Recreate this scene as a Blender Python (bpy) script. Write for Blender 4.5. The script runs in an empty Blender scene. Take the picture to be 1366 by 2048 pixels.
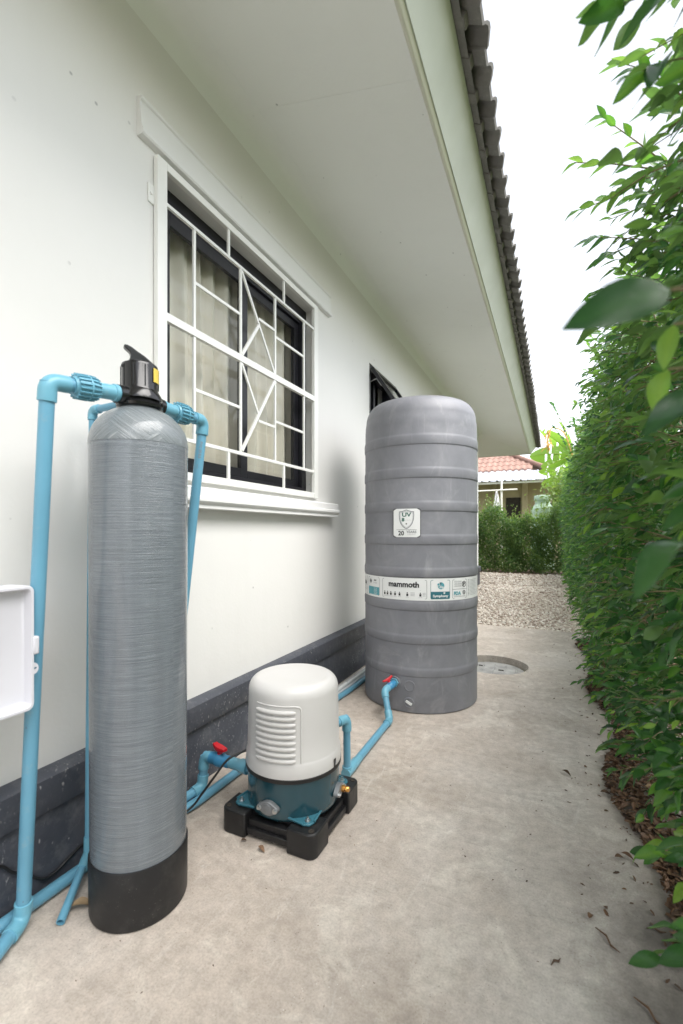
import bpy, bmesh, math, random
import numpy as np
from mathutils import Vector, Matrix

random.seed(7)
rng = np.random.default_rng(7)
S = bpy.context.scene
C = S.collection
R = math.radians
PI = math.pi

# ------------------------------------------------------------------ camera
YAW = math.atan(422 / 900)
EYE = Vector((0, 0, 1.06))
cd = bpy.data.cameras.new('camera')
cam = bpy.data.objects.new('camera', cd)
C.objects.link(cam)
cam.location = EYE
cam.rotation_euler = (R(90), 0, YAW)
cd.sensor_fit = 'HORIZONTAL'
cd.sensor_width = 24
cd.lens = 24 * 900 / 1366
cd.shift_y = 39 / 1366
cd.clip_start = 0.02
cd.clip_end = 400
cd.dof.use_dof = True
cd.dof.focus_distance = 2.3
cd.dof.aperture_fstop = 3.2
S.camera = cam

# ------------------------------------------------------------------ sky, sun, exposure
SUN_EL, SUN_AZ = 58.0, 106.0          # azimuth measured from +Y towards +X
W = bpy.data.worlds.new('World')
S.world = W
W.use_nodes = True
wn = W.node_tree.nodes
wl = W.node_tree.links
wn.clear()
sky = wn.new('ShaderNodeTexSky')
sky.sky_type = 'NISHITA'
sky.sun_disc = False
sky.sun_elevation = R(SUN_EL)
sky.sun_rotation = R(SUN_AZ)
sky.air_density = 1.0
sky.dust_density = 1.5
sky.ozone_density = 1.0
hs = wn.new('ShaderNodeHueSaturation')
hs.inputs['Saturation'].default_value = 0.24
bg = wn.new('ShaderNodeBackground')
bg.inputs['Strength'].default_value = 0.10
wo = wn.new('ShaderNodeOutputWorld')
wl.new(sky.outputs[0], hs.inputs['Color'])
wl.new(hs.outputs[0], bg.inputs['Color'])
wl.new(bg.outputs[0], wo.inputs['Surface'])

sd = bpy.data.lights.new('sun', 'SUN')
sd.energy = 1.5
sd.angle = R(58)
sd.color = (1.0, 0.965, 0.92)
sun = bpy.data.objects.new('sun', sd)
C.objects.link(sun)
sv = Vector((math.sin(R(SUN_AZ)) * math.cos(R(SUN_EL)), math.cos(R(SUN_AZ)) * math.cos(R(SUN_EL)), math.sin(R(SUN_EL))))
sun.rotation_euler = sv.to_track_quat('Z', 'Y').to_euler()
sun.location = (3, 6, 9)

S.view_settings.view_transform = 'Standard'
S.view_settings.look = 'None'
S.view_settings.exposure = 2.12
S.view_settings.gamma = 1
S.view_settings.use_curve_mapping = False
S.render.engine = 'CYCLES'
S.cycles.max_bounces = 12
S.cycles.diffuse_bounces = 6
S.cycles.transparent_max_bounces = 12
S.cycles.use_denoising = True

# ------------------------------------------------------------------ material helpers
class NT:
    def __init__(s, name):
        s.m = bpy.data.materials.new(name)
        s.m.use_nodes = True
        s.n = s.m.node_tree.nodes
        s.l = s.m.node_tree.links
        s.b = s.n['Principled BSDF']
        s.out = s.n['Material Output']
        s.tc = s.n.new('ShaderNodeTexCoord')

    def mapped(s, scale=(1, 1, 1), rot=(0, 0, 0), src='Object'):
        mp = s.n.new('ShaderNodeMapping')
        mp.inputs['Scale'].default_value = scale
        mp.inputs['Rotation'].default_value = rot
        s.l.new(s.tc.outputs[src], mp.inputs['Vector'])
        return mp.outputs[0]

    def noise(s, scale=5, detail=4, rough=.55, vec=None, dist=0):
        t = s.n.new('ShaderNodeTexNoise')
        t.inputs['Scale'].default_value = scale
        t.inputs['Detail'].default_value = detail
        t.inputs['Roughness'].default_value = rough
        t.inputs['Distortion'].default_value = dist
        s.l.new(vec if vec is not None else s.tc.outputs['Object'], t.inputs['Vector'])
        return t.outputs[0]

    def voro(s, scale=5, vec=None, feature='F1', out='Distance'):
        t = s.n.new('ShaderNodeTexVoronoi')
        t.feature = feature
        t.inputs['Scale'].default_value = scale
        s.l.new(vec if vec is not None else s.tc.outputs['Object'], t.inputs['Vector'])
        return t.outputs[out]

    def ramp(s, fac, stops):
        r = s.n.new('ShaderNodeValToRGB')
        e = r.color_ramp.elements
        while len(e) < len(stops):
            e.new(.5)
        for el, (p, c) in zip(e, stops):
            el.position = p
            el.color = (c, c, c, 1) if isinstance(c, (int, float)) else (*c, 1)
        s.l.new(fac, r.inputs[0])
        return r.outputs[0]

    def mix(s, fac, a, b, mode='MIX'):
        m = s.n.new('ShaderNodeMix')
        m.data_type = 'RGBA'
        m.blend_type = mode
        for sock, v in ((m.inputs[0], fac), (m.inputs[6], a), (m.inputs[7], b)):
            if hasattr(v, 'is_output'):
                s.l.new(v, sock)
            elif isinstance(v, (int, float)):
                sock.default_value = v if sock.type == 'VALUE' else (v, v, v, 1)
            else:
                sock.default_value = (*v, 1)
        return m.outputs[2]

    def math(s, op, a, b=0.0):
        m = s.n.new('ShaderNodeMath')
        m.operation = op
        for sock, v in ((m.inputs[0], a), (m.inputs[1], b)):
            if hasattr(v, 'is_output'):
                s.l.new(v, sock)
            else:
                sock.default_value = v
        return m.outputs[0]

    def bump(s, h, strength=.3, dist=.002):
        b = s.n.new('ShaderNodeBump')
        b.inputs['Strength'].default_value = strength
        b.inputs['Distance'].default_value = dist
        s.l.new(h, b.inputs['Height'])
        s.l.new(b.outputs[0], s.b.inputs['Normal'])

    def col(s, c):
        if hasattr(c, 'is_output'):
            s.l.new(c, s.b.inputs['Base Color'])
        else:
            s.b.inputs['Base Color'].default_value = (*c, 1)

    def rough(s, r):
        if hasattr(r, 'is_output'):
            s.l.new(r, s.b.inputs['Roughness'])
        else:
            s.b.inputs['Roughness'].default_value = r


def simple(name, c, rough=.5, metal=0., var=.06, vscale=8, bump=0., bscale=200, coat=0.):
    """plain painted / moulded surface with slight tone variation and grain"""
    t = NT(name)
    n = t.noise(vscale, 5, .6)
    lo = tuple(x * (1 - var) for x in c)
    hi = tuple(min(1, x * (1 + var)) for x in c)
    t.col(t.ramp(n, [(.3, lo), (.7, hi)]))
    t.rough(t.ramp(t.noise(vscale * 3, 3), [(.3, rough * .85), (.7, min(1, rough * 1.15))]))
    t.b.inputs['Metallic'].default_value = metal
    t.b.inputs['Coat Weight'].default_value = coat
    t.b.inputs['Coat Roughness'].default_value = .08
    if bump:
        t.bump(t.noise(bscale, 3), bump, .001)
    return t.m


M = {}

def mk_wall(name, c, spots=True):
    t = NT(name)
    n = t.noise(1.3, 4)
    base = t.ramp(n, [(.3, tuple(x * .965 for x in c)), (.7, c)])
    # faint vertical rain marks and scattered pin-holes
    st = t.noise(1, 4, .6, t.mapped((9, 9, .5)))
    base = t.mix(t.ramp(st, [(.55, 0.), (.8, .10)]), base, tuple(x * .8 for x in c))
    if spots:
        v = t.voro(9, t.mapped((1, 1.0, 1.0)))
        gate = t.ramp(t.noise(3.4, 3), [(.47, 0.), (.58, .75)])
        sp = t.ramp(v, [(.0, 1.), (.04, .9), (.065, 0.)])
        base = t.mix(t.math('MULTIPLY', sp, gate), base, (.30, .30, .30))
    t.col(base)
    t.rough(.75)
    h = t.math('ADD', t.math('MULTIPLY', t.noise(70, 4, .6), .5), t.math('MULTIPLY', t.noise(9, 3), 1.6))
    t.bump(h, .22, .004)
    return t.m

M['wall'] = mk_wall('wall_paint', (.745, .738, .715))
M['trim'] = mk_wall('trim_paint', (.76, .76, .75), False)
M['soffit'] = mk_wall('soffit_paint', (.84, .85, .83))
M['fascia'] = simple('fascia_paint', (.46, .49, .42), .45, var=.05, vscale=3)
M['mould'] = simple('moulding_paint', (.62, .62, .53), .45, var=.04, vscale=4)

def mk_plinth():
    t = NT('plinth_paint')
    base = t.ramp(t.noise(5, 5, .6), [(.3, (.046, .051, .066)), (.7, (.074, .080, .098))])
    # splashes and spatters of pale render
    wv = t.n.new('ShaderNodeMix')
    wv.data_type = 'VECTOR'
    wv.inputs[0].default_value = .035
    nt_ = t.n.new('ShaderNodeTexNoise')
    nt_.inputs['Scale'].default_value = 16
    t.l.new(t.tc.outputs['Object'], nt_.inputs['Vector'])
    t.l.new(t.mapped((1, 1, .62), (.35, 0, 0)), wv.inputs[4])
    t.l.new(nt_.outputs['Color'], wv.inputs[5])
    v = t.voro(84, wv.outputs[1])
    v3 = t.voro(27, wv.outputs[1])
    gate = t.ramp(t.noise(4.2, 4, .6), [(.49, 0.), (.70, 1.)])
    s1 = t.math('MULTIPLY', t.ramp(v, [(.13, .85), (.26, 0.)]), gate)
    s3 = t.math('MULTIPLY', t.ramp(v3, [(.05, .7), (.11, 0.)]), t.ramp(t.noise(6, 3), [(.40, 0.), (.55, 1.)]))
    sm = t.noise(1, 5, .75, t.mapped((30, 30, 13), (.5, 0, 0)), 1.4)
    s2 = t.math('MULTIPLY', t.ramp(sm, [(.63, 0.), (.72, .75)]), t.ramp(t.noise(3.1, 2), [(.42, .1), (.62, 1.)]))
    dust = t.ramp(t.noise(11, 6, .75), [(.5, 0.), (.85, .28)])
    fac = t.math('MAXIMUM', t.math('MAXIMUM', s1, s3), t.math('MAXIMUM', s2, dust))
    t.col(t.mix(fac, base, (.46, .45, .45)))
    t.rough(.55)
    t.bump(t.math('ADD', t.noise(40, 4), t.math('MULTIPLY', fac, .8)), .35, .004)
    return t.m

M['plinth'] = mk_plinth()

def mk_concrete():
    t = NT('concrete')
    w = t.mapped((1, 1, 1))
    a = t.noise(1.1, 10, .66, dist=.8)
    b = t.noise(3.6, 10, .72, dist=1.3)
    f = t.noise(26, 6, .7)
    base = t.ramp(a, [(.30, (.44, .39, .35)), (.50, (.51, .465, .43)), (.70, (.57, .54, .515))])
    # pale laitance patches
    base = t.mix(t.ramp(b, [(.52, 0.), (.585, .62)]), base, (.64, .605, .56))
    # damp brownish blotches
    base = t.mix(t.ramp(t.noise(2.3, 5, .6, t.mapped((1, 1.3, 1), (0, 0, .7)), .4), [(.49, 0.), (.68, .52)]), base, (.32, .275, .235))
    # trowel arcs
    mus = t.noise(1, 5, .7, t.mapped((5, 26, 1), (0, 0, .9)), 1.2)
    base = t.mix(t.ramp(mus, [(.57, 0.), (.72, .38)]), base, (.32, .29, .255))
    mus2 = t.noise(1, 5, .7, t.mapped((20, 5, 1), (0, 0, .3)), 1.5)
    base = t.mix(t.ramp(mus2, [(.58, 0.), (.70, .42)]), base, (.66, .64, .615))
    # fine mottling
    base = t.mix(.68, base, t.mix(.85, base, t.ramp(f, [(.3, .55), (.7, 1.08)]), 'MULTIPLY'))
    # tan silt washed along the wall side
    sxx = t.n.new('ShaderNodeSeparateXYZ')
    t.l.new(t.tc.outputs['Object'], sxx.inputs[0])
    sm = t.n.new('ShaderNodeMapRange')
    sm.inputs['From Min'].default_value = -.75
    sm.inputs['From Max'].default_value = .05
    sm.inputs['To Min'].default_value = .75
    sm.inputs['To Max'].default_value = 0.
    t.l.new(t.math('ADD', sxx.outputs[0], t.math('MULTIPLY', t.math('SUBTRACT', t.noise(2.4, 8, .68), .5), .9)), sm.inputs['Value'])
    base = t.mix(sm.outputs[0], base, t.mix(1., base, (1.03, .97, .90), 'MULTIPLY'))
    gr_ = t.noise(170, 4, .7)
    base = t.mix(.8, base, t.mix(1., base, t.ramp(gr_, [(.32, .78), (.5, 1.), (.68, 1.14)]), 'MULTIPLY'))
    # grit: dark and pale specks
    v = t.voro(85, w)
    g1 = t.ramp(t.noise(11, 3), [(.48, 0.), (.58, 1.)])
    base = t.mix(t.math('MULTIPLY', t.ramp(v, [(.06, .75), (.13, 0.)]), g1), base, (.11, .085, .065))
    v2 = t.voro(60, t.mapped((1, 1, 1), (0, 0, 1.1)))
    g2 = t.ramp(t.noise(8, 3, .5, t.mapped((1, 1, 1), (0, 0, 2))), [(.52, 0.), (.6, .9)])
    base = t.mix(t.math('MULTIPLY', t.ramp(v2, [(.05, .8), (.10, 0.)]), g2), base, (.75, .73, .70))
    # dark organic stain along the hedge at the near end (a stain of its own on the slab)
    sx = t.n.new('ShaderNodeSeparateXYZ')
    t.l.new(t.tc.outputs['Object'], sx.inputs[0])
    wob = t.math('MULTIPLY', t.math('SUBTRACT', t.noise(5, 6, .7), .5), .38)
    d = t.math('ADD', t.math('SUBTRACT', sx.outputs[0], .035), wob)
    sx_r = t.ramp(d, [(.0, 0.), (.20, 1.)])
    near = t.ramp(t.math('MULTIPLY', t.math('SUBTRACT', 1.78, sx.outputs[1]), 1.7), [(.0, .12), (.62, 1.)])
    st = t.math('MULTIPLY', t.math('MULTIPLY', sx_r, near), t.ramp(t.noise(13, 5, .7), [(.30, .75), (.7, .95)]))
    base = t.mix(st, base, (.052, .047, .043))
    t.col(base)
    t.rough(t.ramp(a, [(.3, .62), (.7, .85)]))
    h = t.math('ADD', t.math('MULTIPLY', f, .7), t.math('MULTIPLY', t.noise(120, 3), .35))
    t.bump(h, .35, .004)
    return t.m

M['concrete'] = mk_concrete()
M['manhole'] = simple('manhole_concrete', (.36, .36, .355), .8, var=.25, vscale=14, bump=.3, bscale=60)
M['soil'] = simple('soil', (.20, .13, .085), .95, var=.35, vscale=9, bump=.5, bscale=60)
M['gravel_base'] = simple('gravel_base', (.40, .345, .29), .95, var=.3, vscale=25, bump=.5, bscale=90)
M['grass_far'] = simple('dry_grass', (.12, .13, .05), .95, var=.3, vscale=4)

def mk_tone(name, stops, rough=.8, attr='tone'):
    t = NT(name)
    at = t.n.new('ShaderNodeAttribute')
    at.attribute_name = attr
    c = t.ramp(at.outputs['Fac'], stops)
    n = t.noise(40, 3)
    c = t.mix(.35, c, t.ramp(n, [(.3, .55), (.7, 1.)]), 'MULTIPLY')
    t.col(c)
    t.rough(rough)
    return t.m

M['gravel'] = mk_tone('gravel_stone', [(0, (.26, .20, .16)), (.3, (.50, .43, .37)), (.7, (.64, .58, .51)), (1, (.78, .75, .70))], .85)
M['litter'] = mk_tone('dry_leaf', [(0, (.05, .028, .016)), (.45, (.13, .07, .038)), (.8, (.22, .125, .07)), (1, (.33, .24, .14))], .7)

def mk_leaf(name, stops, back, rough=.33, trans=.28, tcol=(.30, .52, .07)):
    t = NT(name)
    at = t.n.new('ShaderNodeAttribute')
    at.attribute_name = 'tone'
    c = t.ramp(at.outputs['Fac'], stops)
    n = t.noise(35, 3)
    c = t.mix(.4, c, t.ramp(n, [(.3, .6), (.7, 1.)]), 'MULTIPLY')
    ge = t.n.new('ShaderNodeNewGeometry')
    cb = t.mix(.6, c, back)
    cc = t.mix(ge.outputs['Backfacing'], c, cb)
    t.col(cc)
    rr = t.math('ADD', t.math('MULTIPLY', ge.outputs['Backfacing'], .25), rough)
    t.rough(rr)
    t.b.inputs['Specular IOR Level'].default_value = .45
    tr = t.n.new('ShaderNodeBsdfTranslucent')
    t.l.new(t.mix(.12, t.mix(1., cc, (2.9, 3.1, 1.5), 'MULTIPLY'), tcol), tr.inputs['Color'])
    mx = t.n.new('ShaderNodeMixShader')
    mx.inputs[0].default_value = trans
    t.l.new(t.b.outputs[0], mx.inputs[1])
    t.l.new(tr.outputs[0], mx.inputs[2])
    t.l.new(mx.outputs[0], t.out.inputs['Surface'])
    t.m.use_backface_culling = False
    return t.m

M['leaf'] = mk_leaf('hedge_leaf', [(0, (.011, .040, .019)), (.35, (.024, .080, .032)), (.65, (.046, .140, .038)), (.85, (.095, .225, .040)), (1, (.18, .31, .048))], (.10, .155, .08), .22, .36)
M['leaf_far'] = mk_leaf('far_hedge_leaf', [(0, (.04, .092, .028)), (.5, (.085, .158, .048)), (1, (.22, .30, .09))], (.13, .17, .07), .45, .3)
M['banana'] = mk_leaf('banana_leaf', [(0, (.05, .14, .022)), (.6, (.11, .22, .035)), (1, (.28, .32, .05))], (.2, .32, .07), .4, .35, (.40, .60, .08))
M['banana_fruit'] = simple('banana_flower', (.60, .36, .09), .6, var=.2)
M['bark'] = simple('bark', (.20, .145, .095), .85, var=.3, vscale=30, bump=.4, bscale=80)
M['twig'] = simple('green_twig', (.21, .17, .09), .7, var=.25, vscale=30)

def mk_tile():
    t = NT('roof_tile_concrete')
    n = t.noise(6, 6, .65)
    c = t.ramp(n, [(.3, (.13, .123, .12)), (.55, (.19, .18, .175)), (.75, (.27, .26, .25))])
    v = t.noise(30, 5, .7)
    c = t.mix(t.ramp(v, [(.58, 0.), (.72, .5)]), c, (.30, .29, .27))
    t.col(c)
    t.rough(.75)
    t.bump(t.noise(90, 4), .4, .003)
    return t.m

M['tile'] = mk_tile()
M['black_alu'] = simple('black_aluminium', (.011, .011, .015), .38, var=.1)
M['grille'] = simple('grille_paint', (.82, .82, .79), .35, var=.03, bump=.05, bscale=60)
M['dark_room'] = simple('dim_room_wall', (.30, .27, .23), .9)

def mk_glass():
    t = NT('window_glass')
    t.n.remove(t.b)
    tr = t.n.new('ShaderNodeBsdfTransparent')
    tr.inputs[0].default_value = (.95, .96, .95, 1)
    gl = t.n.new('ShaderNodeBsdfGlossy')
    gl.inputs['Roughness'].default_value = .01
    lw = t.n.new('ShaderNodeLayerWeight')
    lw.inputs['Blend'].default_value = .5
    f = t.math('ADD', t.math('MULTIPLY', t.math('POWER', lw.outputs['Facing'], 4.5), .42), .022)
    mx = t.n.new('ShaderNodeMixShader')
    t.l.new(f, mx.inputs[0])
    t.l.new(tr.outputs[0], mx.inputs[1])
    t.l.new(gl.outputs[0], mx.inputs[2])
    t.l.new(mx.outputs[0], t.out.inputs['Surface'])
    return t.m

M['glass'] = mk_glass()

def mk_curtain():
    t = NT('curtain_cloth')
    n = t.noise(1, 4, .6, t.mapped((1, 14, .6)))
    t.col(t.ramp(n, [(.3, (.72, .66, .575)), (.7, (.83, .785, .70))]))
    t.rough(.9)
    t.bump(t.noise(1, 2, .5, t.mapped((300, 300, 300))), .15, .001)
    return t.m

M['curtain'] = mk_curtain()

def mk_pvc(name, c):
    t = NT(name)
    n = t.noise(4, 5, .6)
    cc = t.ramp(n, [(.3, tuple(x * .9 for x in c)), (.7, tuple(min(1, x * 1.06) for x in c))])
    d = t.ramp(t.noise(19, 6, .75), [(.60, 0.), (.78, .45)])
    cc = t.mix(d, cc, (.30, .36, .36))
    v = t.voro(28, t.mapped((1, 1, .7)))
    cc = t.mix(t.math('MULTIPLY', t.ramp(v, [(.03, .7), (.07, 0.)]), t.ramp(t.noise(7, 2), [(.54, 0.), (.6, 1.)])), cc, (.12, .11, .10))
    t.col(cc)
    t.rough(t.ramp(t.noise(12, 4), [(.3, .28), (.7, .42)]))
    return t.m

M['pvc'] = mk_pvc('blue_pvc', (.128, .330, .462))
M['pvc2'] = mk_pvc('blue_pvc_fitting', (.148, .382, .500))
M['pvc_dark'] = mk_pvc('blue_valve_plastic', (.055, .255, .46))
M['pvc_white'] = simple('white_pvc', (.66, .67, .67), .3, var=.08, vscale=6)
M['red'] = simple('red_plastic', (.55, .012, .022), .35, var=.1)
M['black_gloss'] = simple('gloss_black_plastic', (.012, .012, .013), .16, var=.1, bump=.03, bscale=40)
M['black_rub'] = simple('black_plastic', (.008, .008, .009), .48, var=.25, vscale=14, bump=.15, bscale=160)
M['steel'] = simple('zinc_steel', (.62, .63, .64), .3, 1., var=.08)
M['iron'] = simple('grey_cast_iron', (.20, .21, .22), .45, .3, var=.15, vscale=20, bump=.15, bscale=120)
M['brass'] = simple('brass', (.70, .36, .10), .28, 1., var=.1)
M['teal'] = simple('teal_paint', (.012, .055, .074), .22, var=.08, vscale=5, bump=.05, bscale=25, coat=.4)
M['teal_l'] = simple('teal_bracket_paint', (.04, .15, .20), .3, var=.1)
M['ivory'] = simple('ivory_cover_plastic', (.575, .565, .555), .34, var=.025, vscale=3)
M['box'] = simple('white_box_plastic', (.60, .60, .645), .4, var=.02)
M['label'] = simple('label_white', (.80, .81, .81), .35, var=.02)
M['ink'] = simple('print_black', (.02, .02, .025), .5)
M['ink_g'] = simple('print_grey', (.22, .23, .25), .5)
M['ink_lg'] = simple('print_light_grey', (.45, .46, .47), .5)
M['ink_green'] = simple('print_green', (.02, .12, .09), .5)
M['ink_teal'] = simple('print_teal', (.03, .15, .19), .5)
M['ink_cyan'] = simple('print_cyan', (.10, .36, .42), .5)
M['yellow'] = simple('yellow_sticker', (.75, .55, .08), .4, var=.1)
M['cable'] = simple('black_cable', (.014, .014, .015), .4)

def mk_dusty(name, c, rough):
    t = NT(name)
    base = t.ramp(t.noise(9, 5), [(.3, tuple(x * .8 for x in c)), (.7, tuple(x * 1.3 for x in c))])
    d = t.math('MULTIPLY', t.ramp(t.noise(18, 8, .75), [(.54, 0.), (.85, .16)]), 1.0)
    sp = t.math('MULTIPLY', t.ramp(t.voro(120), [(.08, .5), (.16, 0.)]), t.ramp(t.noise(9, 3), [(.55, 0.), (.66, 1.)]))
    t.col(t.mix(t.math('MAXIMUM', d, sp), base, (.20, .185, .165)))
    t.rough(t.ramp(t.noise(14, 5), [(.3, rough * .8), (.7, rough * 1.25)]))
    t.bump(t.noise(160, 3), .12, .001)
    return t.m

M['black_rub'] = mk_dusty('dusty_black_plastic', (.0085, .0085, .0095), .46)

def mk_frp():
    """wound fibre-glass body: fine irregular hoops under a clear coat"""
    t = NT('wound_fibreglass')
    uv = t.tc.outputs['UV']
    def uvmap(sc, rz=0):
        mp = t.n.new('ShaderNodeMapping')
        mp.inputs['Scale'].default_value = sc
        mp.inputs['Rotation'].default_value = (0, 0, rz)
        t.l.new(uv, mp.inputs['Vector'])
        return mp.outputs[0]
    a = t.noise(1, 5, .75, uvmap((7, 330, 1), .0025), .25)
    b = t.noise(1, 4, .7, uvmap((3.5, 110, 1), -.004), .2)
    v = t.noise(1, 3, .5, uvmap((26, 1.2, 1)))
    h = t.math('ADD', t.math('MULTIPLY', a, .65), t.math('MULTIPLY', b, .5))
    c = t.ramp(a, [(.25, (.105, .122, .142)), (.5, (.165, .188, .212)), (.64, (.21, .236, .262)), (.78, (.33, .36, .39))])
    c = t.mix(.5, c, t.ramp(v, [(.3, .72), (.7, 1.)]), 'MULTIPLY')
    t.col(c)
    t.rough(.26)
    t.b.inputs['Coat Weight'].default_value = .7
    t.b.inputs['Coat Roughness'].default_value = .10
    t.bump(h, .8, .0035)
    return t.m

M['frp'] = mk_frp()

def mk_dome():
    t = NT('wound_fibreglass_dome')
    uv = t.tc.outputs['UV']
    def uvmap(sc, rz=0):
        mp = t.n.new('ShaderNodeMapping')
        mp.inputs['Scale'].default_value = sc
        mp.inputs['Rotation'].default_value = (0, 0, rz)
        t.l.new(uv, mp.inputs['Vector'])
        return mp.outputs[0]
    def band(rz):
        m1 = t.n.new('ShaderNodeMapping')
        m1.inputs['Rotation'].default_value = (0, 0, rz)
        m1.inputs['Scale'].default_value = (1, 1.22, 1)
        t.l.new(uv, m1.inputs['Vector'])
        m2 = t.n.new('ShaderNodeMapping')
        m2.inputs['Scale'].default_value = (5, 150, 1)
        t.l.new(m1.outputs[0], m2.inputs['Vector'])
        return t.noise(1, 4, .7, m2.outputs[0], .1)
    a, b = band(.75), band(-.75)
    sel = t.ramp(t.noise(1, 2, .5, uvmap((9, 7, 1), .5)), [(.47, 0.), (.53, 1.)])
    h = t.mix(sel, a, b)
    c = t.ramp(h, [(.3, (.13, .15, .165)), (.6, (.22, .245, .262)), (.76, (.46, .48, .50))])
    t.col(c)
    t.rough(.28)
    t.b.inputs['Coat Weight'].default_value = .5
    t.b.inputs['Coat Roughness'].default_value = .1
    t.bump(h, .8, .004)
    return t.m

M['dome'] = mk_dome()

def mk_tank():
    t = NT('grey_tank_plastic')
    a = t.noise(6, 6, .65, dist=.6)
    c = t.ramp(a, [(.3, (.178, .181, .203)), (.55, (.214, .217, .241)), (.75, (.265, .268, .292))])
    s = t.noise(1, 6, .7, t.mapped((5, 5, 2.2), (.3, .2, 0)), 1.2)
    c = t.mix(t.ramp(s, [(.56, 0.), (.74, .45)]), c, (.40, .405, .42))
    k = t.noise(1, 4, .6, t.mapped((60, 60, 5)), .3)
    c = t.mix(t.ramp(k, [(.62, 0.), (.74, .25)]), c, (.36, .36, .38))
    t.col(c)
    t.rough(t.ramp(a, [(.3, .42), (.7, .56)]))
    t.bump(t.noise(160, 2), .06, .001)
    return t.m

M['tank'] = mk_tank()
M['cream_wall'] = simple('cream_render', (.42, .36, .24), .9, var=.06, vscale=2)
M['terra'] = simple('terracotta_tile', (.29, .175, .14), .8, var=.2, vscale=3)
M['awning'] = simple('awning_sheet', (.52, .55, .63), .45, var=.03)
M['green_tank'] = simple('pale_green_plastic', (.47, .62, .48), .5, var=.08)
M['cloth'] = simple('white_cloth', (.8, .8, .8), .9)
M['white_metal'] = simple('white_metal', (.78, .77, .70), .5)
M['dark'] = simple('dark_opening', (.03, .025, .02), .9)

# ------------------------------------------------------------------ mesh helpers
def finish(name, bm, mat, parent=None, smooth=40, kind=None, bevel=0, bseg=2):
    bmesh.ops.recalc_face_normals(bm, faces=bm.faces[:])
    me = bpy.data.meshes.new(name)
    bm.to_mesh(me)
    bm.free()
    return link(name, me, mat, parent, smooth, kind, bevel, bseg)


def link(name, me, mat, parent=None, smooth=40, kind=None, bevel=0, bseg=2):
    o = bpy.data.objects.new(name, me)
    C.objects.link(o)
    if mat is not None:
        for m_ in (mat if isinstance(mat, (list, tuple)) else [mat]):
            me.materials.append(m_)
    if smooth:
        me.polygons.foreach_set('use_smooth', [True] * len(me.polygons))
        me.set_sharp_from_angle(angle=R(smooth))
    if parent:
        o.parent = parent
        if parent.type == 'EMPTY':
            o.location = -parent.location
    if kind:
        o['kind'] = kind
    if bevel:
        b = o.modifiers.new('bevel', 'BEVEL')
        b.width = bevel
        b.segments = bseg
        b.limit_method = 'ANGLE'
        b.angle_limit = R(40)
    return o


def thing(name, label, cat, loc=(0, 0, 0), group=None):
    o = bpy.data.objects.new(name, None)
    C.objects.link(o)
    o.location = loc
    o.empty_display_size = .1
    return tag(o, label, cat, group)


def tag(o, label, cat, group=None):
    o['label'] = label
    o['category'] = cat
    if group:
        o['group'] = group
    return o


def box(bm, x0, x1, y0, y1, z0, z1):
    v = [bm.verts.new(p) for p in ((x0, y0, z0), (x1, y0, z0), (x1, y1, z0), (x0, y1, z0), (x0, y0, z1), (x1, y0, z1), (x1, y1, z1), (x0, y1, z1))]
    for f in ((0, 3, 2, 1), (4, 5, 6, 7), (0, 1, 5, 4), (1, 2, 6, 5), (2, 3, 7, 6), (3, 0, 4, 7)):
        bm.faces.new([v[i] for i in f])


def boxo(name, ext, mat, parent=None, bevel=0, kind=None, smooth=40):
    bm = bmesh.new()
    box(bm, *ext)
    return finish(name, bm, mat, parent, smooth, kind, bevel)


def tube(bm, pts, r, seg=20, cap=True, closed=False):
    """round bar through pts; r a number or a list"""
    P = [Vector(p) for p in pts]
    n = len(P)
    rr = r if isinstance(r, (list, tuple)) else [r] * n
    T = []
    for i in range(n):
        if i == 0:
            t = P[1] - P[0]
        elif i == n - 1:
            t = P[-1] - P[-2]
        else:
            t = (P[i + 1] - P[i]).normalized() + (P[i] - P[i - 1]).normalized()
        T.append(t.normalized())
    ref = Vector((0, 0, 1)) if abs(T[0].z) < .9 else Vector((1, 0, 0))
    u = T[0].cross(ref).normalized()
    rings = []
    for i in range(n):
        u = (u - T[i] * u.dot(T[i])).normalized()
        w = T[i].cross(u)
        rings.append([bm.verts.new(P[i] + (u * math.cos(2 * PI * k / seg) + w * math.sin(2 * PI * k / seg)) * rr[i]) for k in range(seg)])
    for a, b in zip(rings, rings[1:]):
        for k in range(seg):
            bm.faces.new((a[k], a[(k + 1) % seg], b[(k + 1) % seg], b[k]))
    if cap:
        bm.faces.new(rings[0][::-1])
        bm.faces.new(rings[-1])
    return rings


def tubeo(name, pts, r, mat, parent=None, seg=20, cap=True, smooth=50, kind=None):
    bm = bmesh.new()
    tube(bm, pts, r, seg, cap)
    return finish(name, bm, mat, parent, smooth, kind)


def arc(p, a, b, rad, n=7):
    """points rounding the corner p between neighbours a and b"""
    p, a, b = Vector(p), Vector(a), Vector(b)
    d1 = (a - p).normalized()
    d2 = (b - p).normalized()
    th = d1.angle(d2)
    L = rad / math.tan(th / 2)
    s, e = p + d1 * L, p + d2 * L
    c = p + (d1 + d2).normalized() * (rad / math.sin(th / 2))
    out = []
    v1, v2 = s - c, e - c
    tot = v1.angle(v2)
    ax = v1.cross(v2).normalized()
    for i in range(n + 1):
        out.append(c + Matrix.Rotation(tot * i / n, 3, ax) @ v1)
    return out


def smooth_path(pts, rad, n=6):
    P = [Vector(p) for p in pts]
    out = [P[0]]
    for i in range(1, len(P) - 1):
        out += arc(P[i], P[i - 1], P[i + 1], rad, n)
    return out + [P[-1]]


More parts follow.
